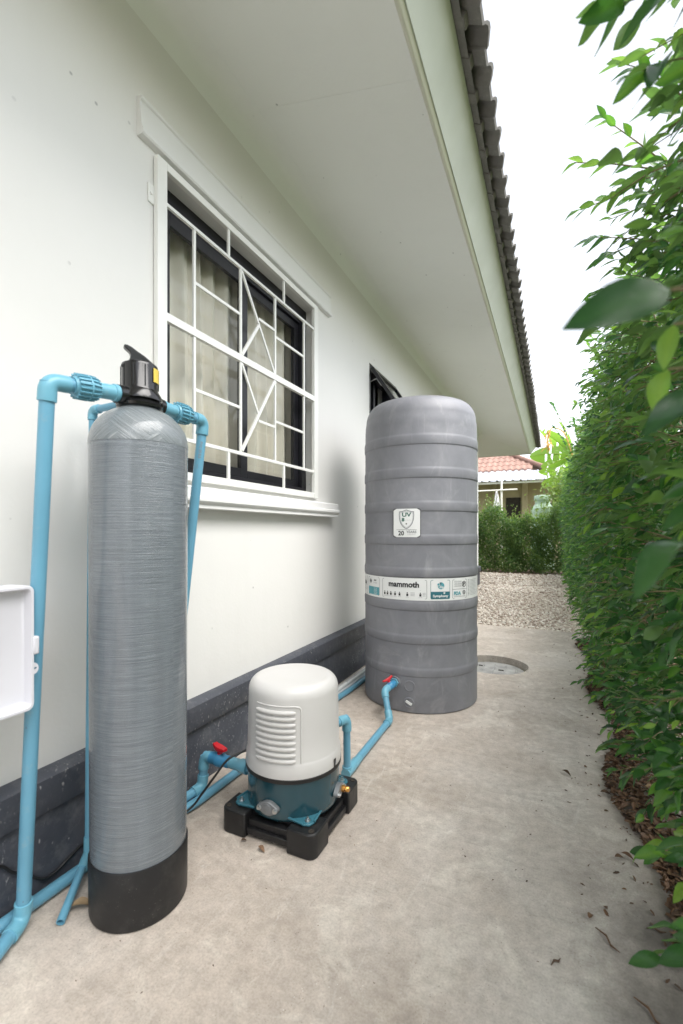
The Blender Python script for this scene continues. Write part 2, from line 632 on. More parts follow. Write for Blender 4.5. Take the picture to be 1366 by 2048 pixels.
def elbow(name, p, a, b, r_out, sock, mat, parent, rad=None):
    """pipe elbow with a socket lip at each end"""
    p, a, b = Vector(p), Vector(a), Vector(b)
    d1 = (a - p).normalized()
    d2 = (b - p).normalized()
    rad = rad or r_out * 1.25
    mid = arc(p, a, b, rad, 8)
    L1 = (mid[0] - p).length + sock
    pts = [p + d1 * (L1 + .0005), p + d1 * L1, p + d1 * (L1 - .002)] + mid + [p + d2 * (L1 - .002), p + d2 * L1, p + d2 * (L1 + .0005)]
    rs = [r_out * .86, r_out * .985, r_out] + [r_out * .985] * len(mid) + [r_out, r_out * .985, r_out * .86]
    return tubeo(name, pts, rs, mat, parent, 24)


def lathe(bm, prof, c=(0, 0, 0), axis='z', seg=48, a0=0., a1=2 * PI, uv=False, uscale=1.0):
    """prof: (r, h) list revolved about axis through c"""
    full = abs(a1 - a0 - 2 * PI) < 1e-6
    k = seg if full else seg + 1
    layer = bm.loops.layers.uv.verify() if uv else None
    cx, cy, cz = c
    rings = []
    for (r, h) in prof:
        ring = []
        for i in range(k):
            a = a0 + (a1 - a0) * i / seg
            x, y = r * math.cos(a), r * math.sin(a)
            p = {'z': (cx + x, cy + y, cz + h), 'y': (cx + x, cy + h, cz + y), 'x': (cx + h, cy + x, cz + y)}[axis]
            ring.append(bm.verts.new(p))
        rings.append(ring)
    dist = [0]
    for p, q in zip(prof, prof[1:]):
        dist.append(dist[-1] + math.hypot(p[0] - q[0], p[1] - q[1]))
    for j in range(len(prof) - 1):
        A, B = rings[j], rings[j + 1]
        for i in range(seg):
            i2 = (i + 1) % k
            vs = [A[i], A[i2], B[i2], B[i]]
            f = bm.faces.new(vs)
            if uv:
                us = [(i / seg, dist[j]), ((i + 1) / seg, dist[j]), ((i + 1) / seg, dist[j + 1]), (i / seg, dist[j + 1])]
                for lp, (uu, vv) in zip(f.loops, us):
                    lp[layer].uv = (uu * uscale, vv)
    return rings


def latheo(name, prof, c, mat, parent=None, seg=48, axis='z', uv=False, uscale=1., smooth=35, cap=(False, False)):
    bm = bmesh.new()
    r = lathe(bm, prof, c, axis, seg, uv=uv, uscale=uscale)
    if cap[0]:
        bm.faces.new(r[0][::-1])
    if cap[1]:
        bm.faces.new(r[-1])
    return finish(name, bm, mat, parent, smooth)


def prism(bm, poly, f0, f1):
    """poly points mapped by f0 and f1 (two functions to 3-D) and joined"""
    a = [bm.verts.new(f0(p)) for p in poly]
    b = [bm.verts.new(f1(p)) for p in poly]
    n = len(poly)
    bm.faces.new(a)
    bm.faces.new(b[::-1])
    for i in range(n):
        bm.faces.new((a[i], b[i], b[(i + 1) % n], a[(i + 1) % n]))


def extrude_y(name, prof, y0, y1, mat, parent, smooth=40, m0=0., m1=0.):
    """profile (x, z) run along Y; m1 mitres the far end (adds m1*(x-xref))"""
    bm = bmesh.new()
    prism(bm, prof, lambda p: (p[0], y0 + m0 * p[0], p[1]), lambda p: (p[0], y1 + m1 * p[0], p[1]))
    return finish(name, bm, mat, parent, smooth)


def mesh_np(name, verts, faces, mat, parent=None, tone=None, smooth=0, kind=None):
    """verts (N,3), faces (M,k) all with k corners"""
    me = bpy.data.meshes.new(name)
    k = faces.shape[1]
    me.vertices.add(len(verts))
    me.vertices.foreach_set('co', np.ascontiguousarray(verts, dtype=np.float32).ravel())
    me.loops.add(faces.size)
    me.loops.foreach_set('vertex_index', np.ascontiguousarray(faces, dtype=np.int32).ravel())
    me.polygons.add(len(faces))
    me.polygons.foreach_set('loop_start', np.arange(0, faces.size, k, dtype=np.int32))
    me.polygons.foreach_set('loop_total', np.full(len(faces), k, dtype=np.int32))
    me.update(calc_edges=True)
    me.validate()
    if tone is not None:
        at = me.attributes.new('tone', 'FLOAT', 'POINT')
        at.data.foreach_set('value', np.ascontiguousarray(tone, dtype=np.float32))
    o = bpy.data.objects.new(name, me)
    C.objects.link(o)
    me.materials.append(mat)
    if smooth:
        me.polygons.foreach_set('use_smooth', [True] * len(me.polygons))
    if parent:
        o.parent = parent
        if parent.type == 'EMPTY':
            o.location = -parent.location
    if kind:
        o['kind'] = kind
    return o


def text_mesh(txt, size, align='CENTER', bold=0.0, squeeze=1.0):
    """flat lettering as (verts 2-D array, faces)"""
    cu = bpy.data.curves.new('lettering', 'FONT')
    cu.body = txt
    cu.size = size
    cu.align_x = align
    cu.align_y = 'CENTER'
    cu.offset = bold
    cu.resolution_u = 3
    ob = bpy.data.objects.new('lettering', cu)
    C.objects.link(ob)
    dg = bpy.context.evaluated_depsgraph_get()
    me = bpy.data.meshes.new_from_object(ob.evaluated_get(dg))
    V = [(v.co.x * squeeze, v.co.y) for v in me.vertices]
    F = [tuple(p.vertices) for p in me.polygons]
    bpy.data.objects.remove(ob)
    bpy.data.curves.remove(cu)
    bpy.data.meshes.remove(me)
    return V, F


# ------------------------------------------------------------------ ground
X_SLAB = .62
slab_y1 = 5.32
ground = boxo('ground', (-60, 60, -30, 90, -.30, -.06), M['grass_far'], kind='structure')
soil = boxo('soil_bed', (X_SLAB, 2.6, -4, 14, -.055, -.006), M['soil'], kind='structure')

def slab():
    """concrete path with a round opening for the manhole"""
    cx, cy, r = -.43, 3.77, .262
    x0, x1, y0, y1 = -1.36, X_SLAB, -4.0, slab_y1
    bm = bmesh.new()
    seg = 40
    sq = .45
    def sqp(a):
        c, s = math.cos(a), math.sin(a)
        k = sq / max(abs(c), abs(s))
        return (cx + c * k, cy + s * k)
    ang = [2 * PI * i / seg for i in range(seg)]
    inner = [bm.verts.new((cx + r * math.cos(a) * (1 + .012 * math.sin(5 * a)), cy + r * math.sin(a) * (1 + .01 * math.cos(7 * a)), 0)) for a in ang]
    low = [bm.verts.new((v.co.x, v.co.y, -.07)) for v in inner]
    outer = [bm.verts.new((*sqp(a), 0)) for a in ang]
    for i in range(seg):
        j = (i + 1) % seg
        bm.faces.new((inner[i], inner[j], outer[j], outer[i]))
        bm.faces.new((low[i], low[j], inner[j], inner[i]))
    def quad(a, b, c, d):
        bm.faces.new([bm.verts.new((*p, 0)) for p in (a, b, c, d)])
    sx0, sx1, sy0, sy1 = cx - sq, cx + sq, cy - sq, cy + sq
    quad((x0, y0), (x1, y0), (x1, sy0), (x0, sy0))
    quad((x0, sy1), (x1, sy1), (x1, y1), (x0, y1))
    quad((x0, sy0), (sx0, sy0), (sx0, sy1), (x0, sy1))
    quad((sx1, sy0), (x1, sy0), (x1, sy1), (sx1, sy1))
    # slightly ragged far edge and sides
    n = 26
    top = [bm.verts.new((x0 + (x1 - x0) * i / n, y1 + .0, 0)) for i in range(n + 1)]
    bot = [bm.verts.new((x0 + (x1 - x0) * i / n, y1 + .03 + .02 * random.random(), -.05)) for i in range(n + 1)]
    for i in range(n):
        bm.faces.new((top[i], top[i + 1], bot[i + 1], bot[i]))
    a = [bm.verts.new(p) for p in ((x1, y0, 0), (x1, y1, 0), (x1, y1, -.05), (x1, y0, -.05))]
    bm.faces.new(a)
    bmesh.ops.remove_doubles(bm, verts=bm.verts[:], dist=1e-5)
    return finish('concrete_path', bm, M['concrete'], kind='structure', smooth=0)

slab()
boxo('concrete_yard', (-9, 7, -14, -4.001, -.05, 0), M['concrete'], kind='structure')

mh = thing('manhole_cover', 'round grey concrete manhole cover sunk in the path beside the big grey tank', 'manhole cover', (-.43, 3.77, -.05))
latheo('cover', [(.001, .012), (.235, .012), (.245, .006), (.245, -.012)], (-.43, 3.77, -.06), M['manhole'], mh, 40)
for k, (dx, dy) in enumerate(((-.10, .09), (.06, .02))):
    boxo('lifting_slot', (-.43 + dx - .022, -.43 + dx + .022, 3.77 + dy - .011, 3.77 + dy + .011, -.049, -.045), M['dark'], mh)
for k in range(-2, 3):
    tubeo('rib', [(-.43 + k * .085, 3.77 - .17 + abs(k) * .03, -.048), (-.43 + k * .085, 3.77 + .17 - abs(k) * .03, -.048)], .007, M['manhole'], mh, 8)

boxo('gravel_bed', (-9, 1.6, slab_y1 - .01, 13.6, -.055, -.028), M['gravel_base'], kind='structure')
boxo('earth_strip', (-9, .9, 12.25, 13.6, -.027, -.004), M['soil'], kind='structure')

def gravel():
    ico = bmesh.new()
    bmesh.ops.create_icosphere(ico, subdivisions=1, radius=1)
    tv = np.array([v.co[:] for v in ico.verts])
    tf = np.array([[v.index for v in f.verts] for f in ico.faces])
    ico.free()
    pts = []
    N1 = 15000
    y = slab_y1 + .0 + (rng.random(N1) ** 1.5) * 4.2
    x = rng.uniform(-1.9, .75, N1)
    x2 = rng.uniform(-4.5, .8, 9000)
    y2 = rng.uniform(9.0, 12.35, 9000)
    X = np.concatenate([x, x2]); Y = np.concatenate([y, y2])
    keep = ~((X < -1.33) & (Y < 9.55))
    X, Y = X[keep], Y[keep]
    n = len(X)
    s = rng.uniform(.007, .019, n) * np.where(Y > 8.5, 1.35, 1.)
    Z = -.024 + s * rng.uniform(.2, .9, n)
    a = rng.uniform(0, 2 * PI, n)
    sc = np.stack([s * rng.uniform(.8, 1.4, n), s * rng.uniform(.7, 1.1, n), s * rng.uniform(.5, .9, n)], 1)
    V = tv[None] * sc[:, None] * rng.uniform(.78, 1.2, (n, len(tv), 1))
    c, sn = np.cos(a)[:, None], np.sin(a)[:, None]
    vx = V[..., 0] * c - V[..., 1] * sn + X[:, None]
    vy = V[..., 0] * sn + V[..., 1] * c + Y[:, None]
    vz = V[..., 2] + Z[:, None]
    verts = np.stack([vx, vy, vz], 2).reshape(-1, 3)
    faces = (tf[None] + (np.arange(n) * len(tv))[:, None, None]).reshape(-1, 3)
    tone = np.repeat(rng.random(n) ** .9, len(tv))
    o = mesh_np('gravel', verts, faces, M['gravel'], tone=tone, kind='stuff')
    return o

gravel()

# ------------------------------------------------------------------ the house
XW = -1.375            # outer wall face
Y_END = 9.52
house = thing('house', 'white rendered single-storey house with dark grey plinth and grey tiled eaves', 'house', (-4.5, 4, 0))

WIN = (1.285, 2.525, 1.295, 2.47)
AWN = (3.476, 4.10, 2.04, 2.46)

def wall_holes(name, x0, x1, y0, y1, z0, z1, holes, mat, parent):
    ys = sorted({y0, y1, *[h[0] for h in holes], *[h[1] for h in holes]})
    zs = sorted({z0, z1, *[h[2] for h in holes], *[h[3] for h in holes]})
    bm = bmesh.new()
    def inside(y, z):
        return any(h[0] < y < h[1] and h[2] < z < h[3] for h in holes)
    for a, b in zip(ys, ys[1:]):
        for c, d in zip(zs, zs[1:]):
            if inside((a + b) / 2, (c + d) / 2):
                continue
            for x in (x0, x1):
                bm.faces.new([bm.verts.new(p) for p in ((x, a, c), (x, b, c), (x, b, d), (x, a, d))])
    for h in holes + [(y0, y1, z0, z1)]:
        a, b, c, d = h
        for (p, q) in (((a, c), (b, c)), ((b, c), (b, d)), ((b, d), (a, d)), ((a, d), (a, c))):
            bm.faces.new([bm.verts.new(v) for v in ((x0, *p), (x0, *q), (x1, *q), (x1, *p))])
    bmesh.ops.remove_doubles(bm, verts=bm.verts[:], dist=1e-5)
    return finish(name, bm, mat, parent, smooth=0)

wall_holes('wall', XW, XW - .16, -4., Y_END, -.05, 3.3, [WIN, AWN], M['wall'], house)
boxo('wall', (-8, XW - .161, Y_END - .16, Y_END - .001, -.05, 3.3), M['wall'], house)
boxo('wall', (-8, XW - .161, -4., -3.84, -.05, 3.3), M['wall'], house)
boxo('wall', (-8.2, -8.001, -4., Y_END, -.05, 3.3), M['wall'], house)
boxo('ceiling', (-8.2, XW - .01, -4., Y_END, 3.301, 3.36), M['dark_room'], house)
boxo('partition', (-4.2, -4.1, -3.8, Y_END - .17, -.05, 3.3), M['dark_room'], house)

# plinth: recessed lower face, proud upper band with a chamfered top
boxo('plinth', (-1.60, -1.345, -4.0, Y_END + .028, -.05, .245), M['plinth'], house)
extrude_y('plinth_band', [(-1.60, .246), (-1.328, .246), (-1.325, .250), (-1.325, .343), (-1.336, .354), (-1.374, .358), (-1.60, .358)],
          -4.0, Y_END + .05, M['plinth'], house)

# soffit
Z_WALL, X_MO, Z_MO = 3.07, -.487, 2.862
def sof_z(x):
    return Z_WALL + (x - XW) / (X_MO - XW) * (Z_MO - Z_WALL)
joints = [-4.2, -3.05, -.65, 1.75, 4.15, 6.55, 8.95, Y_END]
for a, b in zip(joints, joints[1:]):
    bm = bmesh.new()
    g = .0005
    prism(bm, [(XW - .03, sof_z(XW - .03)), (X_MO - .001, Z_MO), (X_MO - .001, Z_MO + .012), (XW - .03, sof_z(XW - .03) + .012)],
          lambda p: (p[0], a + g, p[1]), lambda p: (p[0], b - g, p[1]))
    finish('soffit_panel', bm, M['soffit'], house, smooth=0)
Y_MO = 11.27           # far hip end of the eaves
bm = bmesh.new()
def soff_poly(pts, dz=.012):
    lo = [bm.verts.new(p) for p in pts]
    hi = [bm.verts.new((p[0], p[1], p[2] + dz)) for p in pts]
    n = len(pts)
    bm.faces.new(lo)
    bm.faces.new(hi[::-1])
    for i in range(n):
        bm.faces.new((lo[i], lo[(i + 1) % n], hi[(i + 1) % n], hi[i]))
soff_poly([(XW, Y_END + .001, sof_z(XW)), (X_MO - .001, Y_END + .001, Z_MO), (X_MO - .001, Y_MO, Z_MO)])
finish('soffit_panel', bm, M['soffit'], house, smooth=0)
bm = bmesh.new()
soff_poly([(XW - .003, Y_END + .001, sof_z(XW)), (X_MO - .004, Y_MO, Z_MO), (-8.2, Y_MO, Z_MO), (-8.2, Y_END + .001, sof_z(XW))])
finish('soffit_panel', bm, M['soffit'], house, smooth=0)
# rounded cove where wall meets soffit
rc = .12
cv = [(XW - .004, sof_z(XW) + .006), (XW - .004, sof_z(XW) - rc)]
for i in range(13):
    t_ = i / 12
    p0_, p1_, p2_ = (XW + .0006, sof_z(XW) - rc), (XW + .0006, sof_z(XW) - .0008), (XW + rc, sof_z(XW + rc) - .0008)
    cv.append(tuple((1 - t_) ** 2 * p0_[k] + 2 * t_ * (1 - t_) * p1_[k] + t_ * t_ * p2_[k] for k in (0, 1)))
cv.append((XW + rc, sof_z(XW + rc) + .006))
extrude_y('cove', cv, -4.0, Y_END, M['soffit'], house, 60)

# eave moulding, fascia (board square to the rafters, so it leans outwards)
mo = [(X_MO, Z_MO + .012), (X_MO, Z_MO - .003), (X_MO + .004, Z_MO - .012), (X_MO + .013, Z_MO - .017), (X_MO + .022, Z_MO - .014), (X_MO + .027, Z_MO - .006), (X_MO + .031, Z_MO - .004), (X_MO + .031, Z_MO + .012)]
extrude_y('eave_moulding', mo, -4.2, Y_MO - X_MO * 1., M['mould'], house, 50, m1=1.)
FB, FT = (-.456, 2.860), (-.356, 3.032)
fa = [FB, (FB[0] + .006, FB[1] - .002), (FT[0] + .012, FT[1] - .004), FT, (FT[0] - .02, FT[1] + .01), (FB[0] - .015, FB[1] + .010)]
extrude_y('fascia', fa, -4.2, Y_MO - X_MO, M['fascia'], house, 30, m1=1.)
def hipx(p):           # the same section turned round the hip onto the far eave
    return (lambda q: (q[0], Y_MO + (q[0] - X_MO), q[1]))(p)
bm = bmesh.new()
prism(bm, fa, lambda p: (p[0] - .001, Y_MO + (p[0] - X_MO) , p[1]), lambda p: (-8.2, Y_MO + (p[0] - X_MO), p[1]))
finish('fascia', bm, M['fascia'], house, 30)
bm = bmesh.new()
prism(bm, mo, lambda p: (p[0] - .001, Y_MO + (p[0] - X_MO), p[1]), lambda p: (-8.2, Y_MO + (p[0] - X_MO), p[1]))
finish('eave_moulding', bm, M['mould'], house, 30)

# roof: deck plus interlocking two-roll concrete tiles
SL = Vector((-math.cos(R(29)), 0, math.sin(R(29))))       # up the slope
NR = Vector((math.sin(R(29)), 0, math.cos(R(29))))        # roof normal
E0 = Vector((-.262, 0, 2.982))                            # lower edge line of the tiles, underside
YH = Y_MO + .20                                           # far tile edge
bm = bmesh.new()
RX = -4.7
zr = E0.z + .03 + (E0.x - RX) * math.tan(R(29))
d0 = E0 + SL * .06 + NR * .004
vs = [bm.verts.new(p) for p in ((d0.x, -4.4, d0.z), (d0.x, YH - .06, d0.z), (RX, YH - .06 - (d0.x - RX), zr), (RX, -4.4, zr))]
f = bm.faces.new(vs)
vs2 = [bm.verts.new(p) for p in ((-8.4, YH - .06, d0.z), (-8.4, 7.2, zr), (-8.4, -4.4, d0.z))]
bm.faces.new((vs[1], vs2[0], vs2[1], vs[2]))
bm.faces.new((vs[3], vs[2], vs2[1], bm.verts.new((-8.4, -4.4, zr))))
roof = finish('roof', bm, M['tile'], house, smooth=0)

def tile_mesh():
    w, L, th = .330, .42, .014
    prof = []
    def h(y):
        """two rolls per tile"""
        u = (y / w * 2) % 1
        if u < .42:
            return .0
        return .034 * math.sin((u - .42) / .58 * PI) ** .8
    ys = [0, .03, .069, .085, .105, .127, .147, .165, .195, .234, .25, .27, .292, .312, .338]
    bm = bmesh.new()
    rows = []
    for s in (0, L):
        for t in (0, th):
            row = []
            for i, y in enumerate(ys):
                lift = .016 * (1 - s / L) + (.006 if y > .33 else 0)
                p = SL * s + NR * (h(min(y, .3299)) + t + lift) + Vector((0, y, 0))
                row.append(bm.verts.new(p))
            rows.append(row)
    lo0, hi0, lo1, hi1 = rows
    n = len(ys)
    for i in range(n - 1):
        bm.faces.new((lo0[i], lo0[i + 1], lo1[i + 1], lo1[i]))
        bm.faces.new((hi0[i], hi1[i], hi1[i + 1], hi0[i + 1]))
        bm.faces.new((lo0[i], hi0[i], hi0[i + 1], lo0[i + 1]))
    bm.faces.new((lo0[0], lo1[0], hi1[0], hi0[0]))
    bm.faces.new((lo0[-1], hi0[-1], hi1[-1], lo1[-1]))
    # weather bars cast under each pan
    for y in (.012, .177):
        for s in (.055,):
            o = SL * s + Vector((0, y, 0))
            q = []
            for dz in (-.012, .012):
                for (ds, dy) in ((0, 0), (0, .05), (.06, .05), (.06, 0)):
                    q.append(bm.verts.new(o + SL * ds + NR * dz + Vector((0, dy, 0))))
            for fi in ((0, 1, 2, 3), (0, 4, 5, 1), (1, 5, 6, 2), (2, 6, 7, 3), (3, 7, 4, 0)):
                bm.faces.new([q[i] for i in fi])
    bmesh.ops.recalc_face_normals(bm, faces=bm.faces[:])
    me = bpy.data.meshes.new('roof_tile')
    bm.to_mesh(me)
    bm.free()
    me.materials.append(M['tile'])
    me.polygons.foreach_set('use_smooth', [True] * len(me.polygons))
    me.set_sharp_from_angle(angle=R(35))
    return me

tm = tile_mesh()
nt = int((YH + 4.3) / .33)
for course in range(3):
    for i in range(nt):
        y = YH - .335 - i * .33 - course * .33
        if y < -1.75:
            continue
        o = bpy.data.objects.new('roof_tile', tm)
        C.objects.link(o)
        o.parent = roof
        o.location = E0 + SL * (.335 * course) + NR * (.012 + random.uniform(-.002, .002)) + Vector((random.uniform(-.004, .004), y, 0))
        o.rotation_euler = (random.uniform(-.006, .006), random.uniform(-.005, .005), random.uniform(-.012, .012))
        o.location -= Vector((0, 0, 0))

tubeo('hip_cap', [(E0.x - .02, YH - .02, E0.z + .075), (RX, YH - .02 - (E0.x - RX), zr + .06)], .06, M['tile'], roof, 12)
tubeo('wire_stub', [(-.36, 5.02, 3.03), (-.22, 5.16, 3.075)], .004, M['white_metal'], house, 8)

# main window: hood, sill, black sliding window, white steel grille
HY = (1.172, 2.722)
hp = [(XW - .01, 2.507), (XW + .026, 2.509), (XW + .031, 2.515), (XW + .031, 2.53), (XW + .024, 2.537), (XW + .018, 2.60), (XW + .016, 2.634), (XW + .022, 2.638), (XW + .024, 2.644), (XW + .022, 2.651), (XW - .01, 2.655)]
extrude_y('window_hood', hp, HY[0], HY[1], M['trim'], house, 30)
sp = [(XW - .01, 1.253), (XW + .062, 1.245), (XW + .070, 1.238), (XW + .070, 1.205), (XW + .082, 1.197), (XW + .082, 1.186), (XW + .074, 1.176), (XW + .066, 1.171), (XW + .066, 1.157), (XW - .01, 1.155)]
extrude_y('window_sill', sp, 1.06, 2.735, M['trim'], house, 30)

win = boxo('window', (XW - .115, XW - .06, WIN[0] + .001, WIN[0] + .05, WIN[2] + .001, WIN[3] - .001), M['black_alu'], house)
def wbar(name, ext, mat='black_alu', bev=.0015):
    return boxo(name, ext, M[mat], win, bevel=bev)
y0, y1, z0, z1 = WIN
wbar('frame', (XW - .115, XW - .06, y1 - .055, y1 - .001, z0 + .001, z1 - .001))
wbar('frame', (XW - .115, XW - .06, y0 + .051, y1 - .056, z1 - .075, z1 - .001))
wbar('frame', (XW - .105, XW - .068, y0 + .051, y1 - .056, 2.375, z1 - .076))
wbar('frame', (XW - .115, XW - .06, y0 + .051, y1 - .056, z0 + .001, z0 + .04))
def sash(ya, yb, xa, xb, za, zb, st=.05, rail=.045):
    wbar('sash', (xa, xb, ya, ya + st, za, zb))
    wbar('sash', (xa, xb, yb - st, yb, za, zb))
    wbar('sash', (xa, xb, ya + st + .0005, yb - st - .0005, zb - rail, zb))
    wbar('sash', (xa, xb, ya + st + .0005, yb - st - .0005, za, za + rail))
    xm = (xa + xb) / 2
    boxo('pane', (xm - .002, xm + .002, ya + st - .004, yb - st + .004, za + rail - .004, zb - rail + .004), M['glass'], win, smooth=0)
sash(1.337, 1.905, XW - .083, XW - .061, z0 + .041, 2.374)
sash(1.895, 2.4685, XW - .110, XW - .086, z0 + .041, 2.374, .05)

gr = boxo('window_grille', (-1.372, -1.35, 1.245, 1.292, 1.27, 2.488), M['grille'], house, bevel=.002)
def gbar(ya, za, yb, zb, w=.012, x=(-1.366, -1.354)):
    d = Vector((0, yb - ya, zb - za)).normalized()
    n = Vector((0, -d.z, d.y)) * w / 2
    bm = bmesh.new()
    a, b = Vector((0, ya, za)), Vector((0, yb, zb))
    prism(bm, [a - n, b - n, b + n, a + n], lambda p: (x[0], p.y, p.z), lambda p: (x[1], p.y, p.z))
    return finish('bar', bm, M['grille'], gr, smooth=0)
boxo('frame', (-1.372, -1.35, 2.483, 2.532, 1.27, 2.488), M['grille'], gr, bevel=.002)
boxo('frame', (-1.3715, -1.3505, 1.2925, 2.4825, 2.458, 2.488), M['grille'], gr, bevel=.002)
boxo('frame', (-1.3715, -1.3505, 1.2925, 2.4825, 1.27, 1.303), M['grille'], gr, bevel=.002)
ZT, ZB, ZM = 2.330, 1.436, 1.893
gbar(1.2925, ZT, 2.4825, ZT, .013)
gbar(1.2925, ZB, 2.4825, ZB, .015)
gbar(1.2925, ZM, 2.4825, ZM, .032, (-1.3705, -1.3515))
gx = (-1.3645, -1.3555)
VY = (1.445, 1.755, 2.052, 2.365)
for y in VY:
    gbar(y, ZB + .008, y, ZM - .0165, .013, gx)
    gbar(y, ZM + .0165, y, ZT - .007, .013, gx)
for y in (1.666, 2.140):
    gbar(y, ZT + .007, y, 2.4575, .013, gx)
    gbar(y, 1.3035, y, ZB - .008, .015, gx)
gx2 = (-1.3635, -1.3565)
gbar(1.452, 2.104, 1.748, 2.104, .013, gx2)
gbar(1.452, 1.656, 1.748, 1.656, .013, gx2)
gbar(2.059, 2.114, 2.358, 2.114, .013, gx2)
gbar(2.059, 1.656, 2.358, 1.656, .013, gx2)
gbar(1.90, 2.146, 2.045, 2.146, .013, gx2)
gbar(1.90, 1.625, 2.045, 1.625, .013, gx2)
gx3 = (-1.3625, -1.3545)
gbar(1.762, 2.318, 2.044, 1.913, .012, gx3)
gbar(1.762, 1.913, 1.896, 2.108, .016, (-1.3615, -1.3530))
gbar(1.762, 1.873, 1.896, 1.660, .012, gx3)
gbar(2.044, 1.873, 1.762, 1.450, .016, (-1.3615, -1.3530))
for zz in (2.33, 1.42):
    boxo('lug', (-1.374, -1.369, 1.218, 1.2448, zz - .03, zz + .04), M['grille'], gr)
    tubeo('lug', [(-1.369, 1.230, zz + .005), (-1.364, 1.230, zz + .005)], .006, M['grille'], gr, 10)

def curtain(label, ya, yb, ph, dx=0.):
    n = 90
    bm = bmesh.new()
    rows = []
    for j, z in enumerate((1.10, 1.5, 2.0, 2.36, 2.55)):
        row = []
        for i in range(n + 1):
            y = ya + (yb - ya) * i / n
            k = .020 * math.sin(y * 62 + ph) + .011 * math.sin(y * 127 + 1.3 * ph + z * .5) + .008 * math.sin(y * 23 + z)
            row.append(bm.verts.new((XW - .155 + dx + k * (1.15 - .25 * j / 4), y + .006 * math.sin(z * 4 + y * 9), z)))
        rows.append(row)
    for a, b in zip(rows, rows[1:]):
        for i in range(n):
            bm.faces.new((a[i], a[i + 1], b[i + 1], b[i]))
    o = finish('curtain', bm, M['curtain'], smooth=70)
    s = o.modifiers.new('thick', 'SOLIDIFY')
    s.thickness = .002
    return tag(o, label, 'curtain')

curtain('beige pleated curtain behind the left pane of the barred window', 1.15, 2.00, .4)
curtain('beige pleated curtain behind the right pane of the barred window', 1.94, 2.95, 2.1, -.032)

# small awning window standing open above the big tank
y0, y1, z0, z1 = AWN
aw = boxo('awning_window', (XW - .10, XW - .004, y0 + .001, y0 + .04, z0 + .001, z1 - .001), M['black_alu'], house)
boxo('frame', (XW - .10, XW - .004, y1 - .04, y1 - .001, z0 + .001, z1 - .001), M['black_alu'], aw)
boxo('frame', (XW - .10, XW - .004, y0 + .041, y1 - .041, z1 - .06, z1 - .001), M['black_alu'], aw)
boxo('frame', (XW - .10, XW - .004, y0 + .041, y1 - .041, z0 + .001, z0 + .04), M['black_alu'], aw)
boxo('frame', (XW - .10, XW - .08, (y0 + y1) / 2 - .01, (y0 + y1) / 2 + .03, z0 + .041, z1 - .061), M['black_alu'], aw)
tilt = R(33)
hz = z1 - .045
def awp(x, y, s):          # sash-plane coordinates: s down from the hinge
    return (XW + .004 + x * math.cos(tilt) + s * math.sin(tilt), y, hz - s * math.cos(tilt) + x * math.sin(tilt))
def awbox(name, xa, xb, ya, yb, sa, sb, mat):
    bm = bmesh.new()
    box(bm, xa, xb, ya, yb, sa, sb)
    for v in bm.verts:
        v.co = awp(*v.co)
    return finish(name, bm, mat, aw, smooth=0)
H_S = z1 - z0 - .06
awbox('sash', 0, .028, y0 + .012, y0 + .062, 0, H_S, M['black_alu'])
awbox('sash', 0, .028, y1 - .062, y1 - .012, 0, H_S, M['black_alu'])
awbox('sash', .0005, .0275, y0 + .0625, y1 - .0625, .001, .05, M['black_alu'])
awbox('sash', .0005, .0275, y0 + .0625, y1 - .0625, H_S - .05, H_S - .001, M['black_alu'])
awbox('pane', .010, .015, y0 + .059, y1 - .059, .046, H_S - .046, M['glass'])
tubeo('stay', [(XW - .02, y0 + .055, z1 - .14), (XW + .04, y0 + .058, z1 - .12), awp(-.006, y0 + .06, .16)], .005, M['steel'], aw, 8)

# ------------------------------------------------------------------ fibreglass pressure filter vessel
PC = (-1.089, .938)
pv = thing('filter_vessel', 'tall slim grey fibreglass water filter vessel with black base and black top valve', 'filter tank', (PC[0], PC[1], 0))
pc0 = (PC[0], PC[1], 0)
latheo('base', [(.12, .001), (.1295, .003), (.131, .008), (.1325, .156), (.131, .160), (.1288, .160), (.1275, .12)], pc0, M['black_rub'], pv, 64)
rb = .1325
latheo('body', [(.1275, .13), (.1285, .16), (.129, .20), (.131, .8), (rb, 1.314)], pc0, M['frp'], pv, 96, uv=True, uscale=.8)
dm = [(rb + .0006, 1.304), (rb + .0008, 1.312)]
for i in range(1, 15):
    a = i / 14 * R(68)
    dm.append((rb * math.cos(a) ** .92, 1.312 + .108 * math.sin(a)))
dm.append((.045, 1.425))
latheo('dome', dm, pc0, M['dome'], pv, 96, uv=True, uscale=.8)
PZ = 1.432
vh = latheo('valve_head', [(.045, 1.415), (.062, 1.417), (.064, 1.424), (.058, 1.430), (.056, 1.436), (.0625, 1.438), (.0615, 1.448), (.052, 1.466), (.050, 1.470), (.050, 1.536), (.0485, 1.541), (.040, 1.543), (.001, 1.544)],
            pc0, M['black_gloss'], pv, 56)
for s in (-1, 1):
    tubeo('port', [(PC[0], PC[1] + s * .03, PZ + .012), (PC[0], PC[1] + s * .078, PZ + .008)], .026, M['black_gloss'], vh, 20)
tubeo('port', [(PC[0] - .03, PC[1], PZ + .008), (PC[0] - .075, PC[1], PZ + .008)], .02, M['black_gloss'], vh, 20)
for k in range(10):
    a = 2 * PI * k / 10 + .2
    tubeo('rib', [(PC[0] + .0502 * math.cos(a), PC[1] + .0502 * math.sin(a), 1.474), (PC[0] + .0502 * math.cos(a), PC[1] + .0502 * math.sin(a), 1.534)], .0018, M['black_gloss'], vh, 8)
def patch(name, c, r, a0, a1, z0_, z1_, mat, parent, seg=10):
    bm = bmesh.new()
    lathe(bm, [(r, z0_), (r, z1_)], (c[0], c[1], 0), 'z', seg, R(a0), R(a1))
    return finish(name, bm, mat, parent, 60)
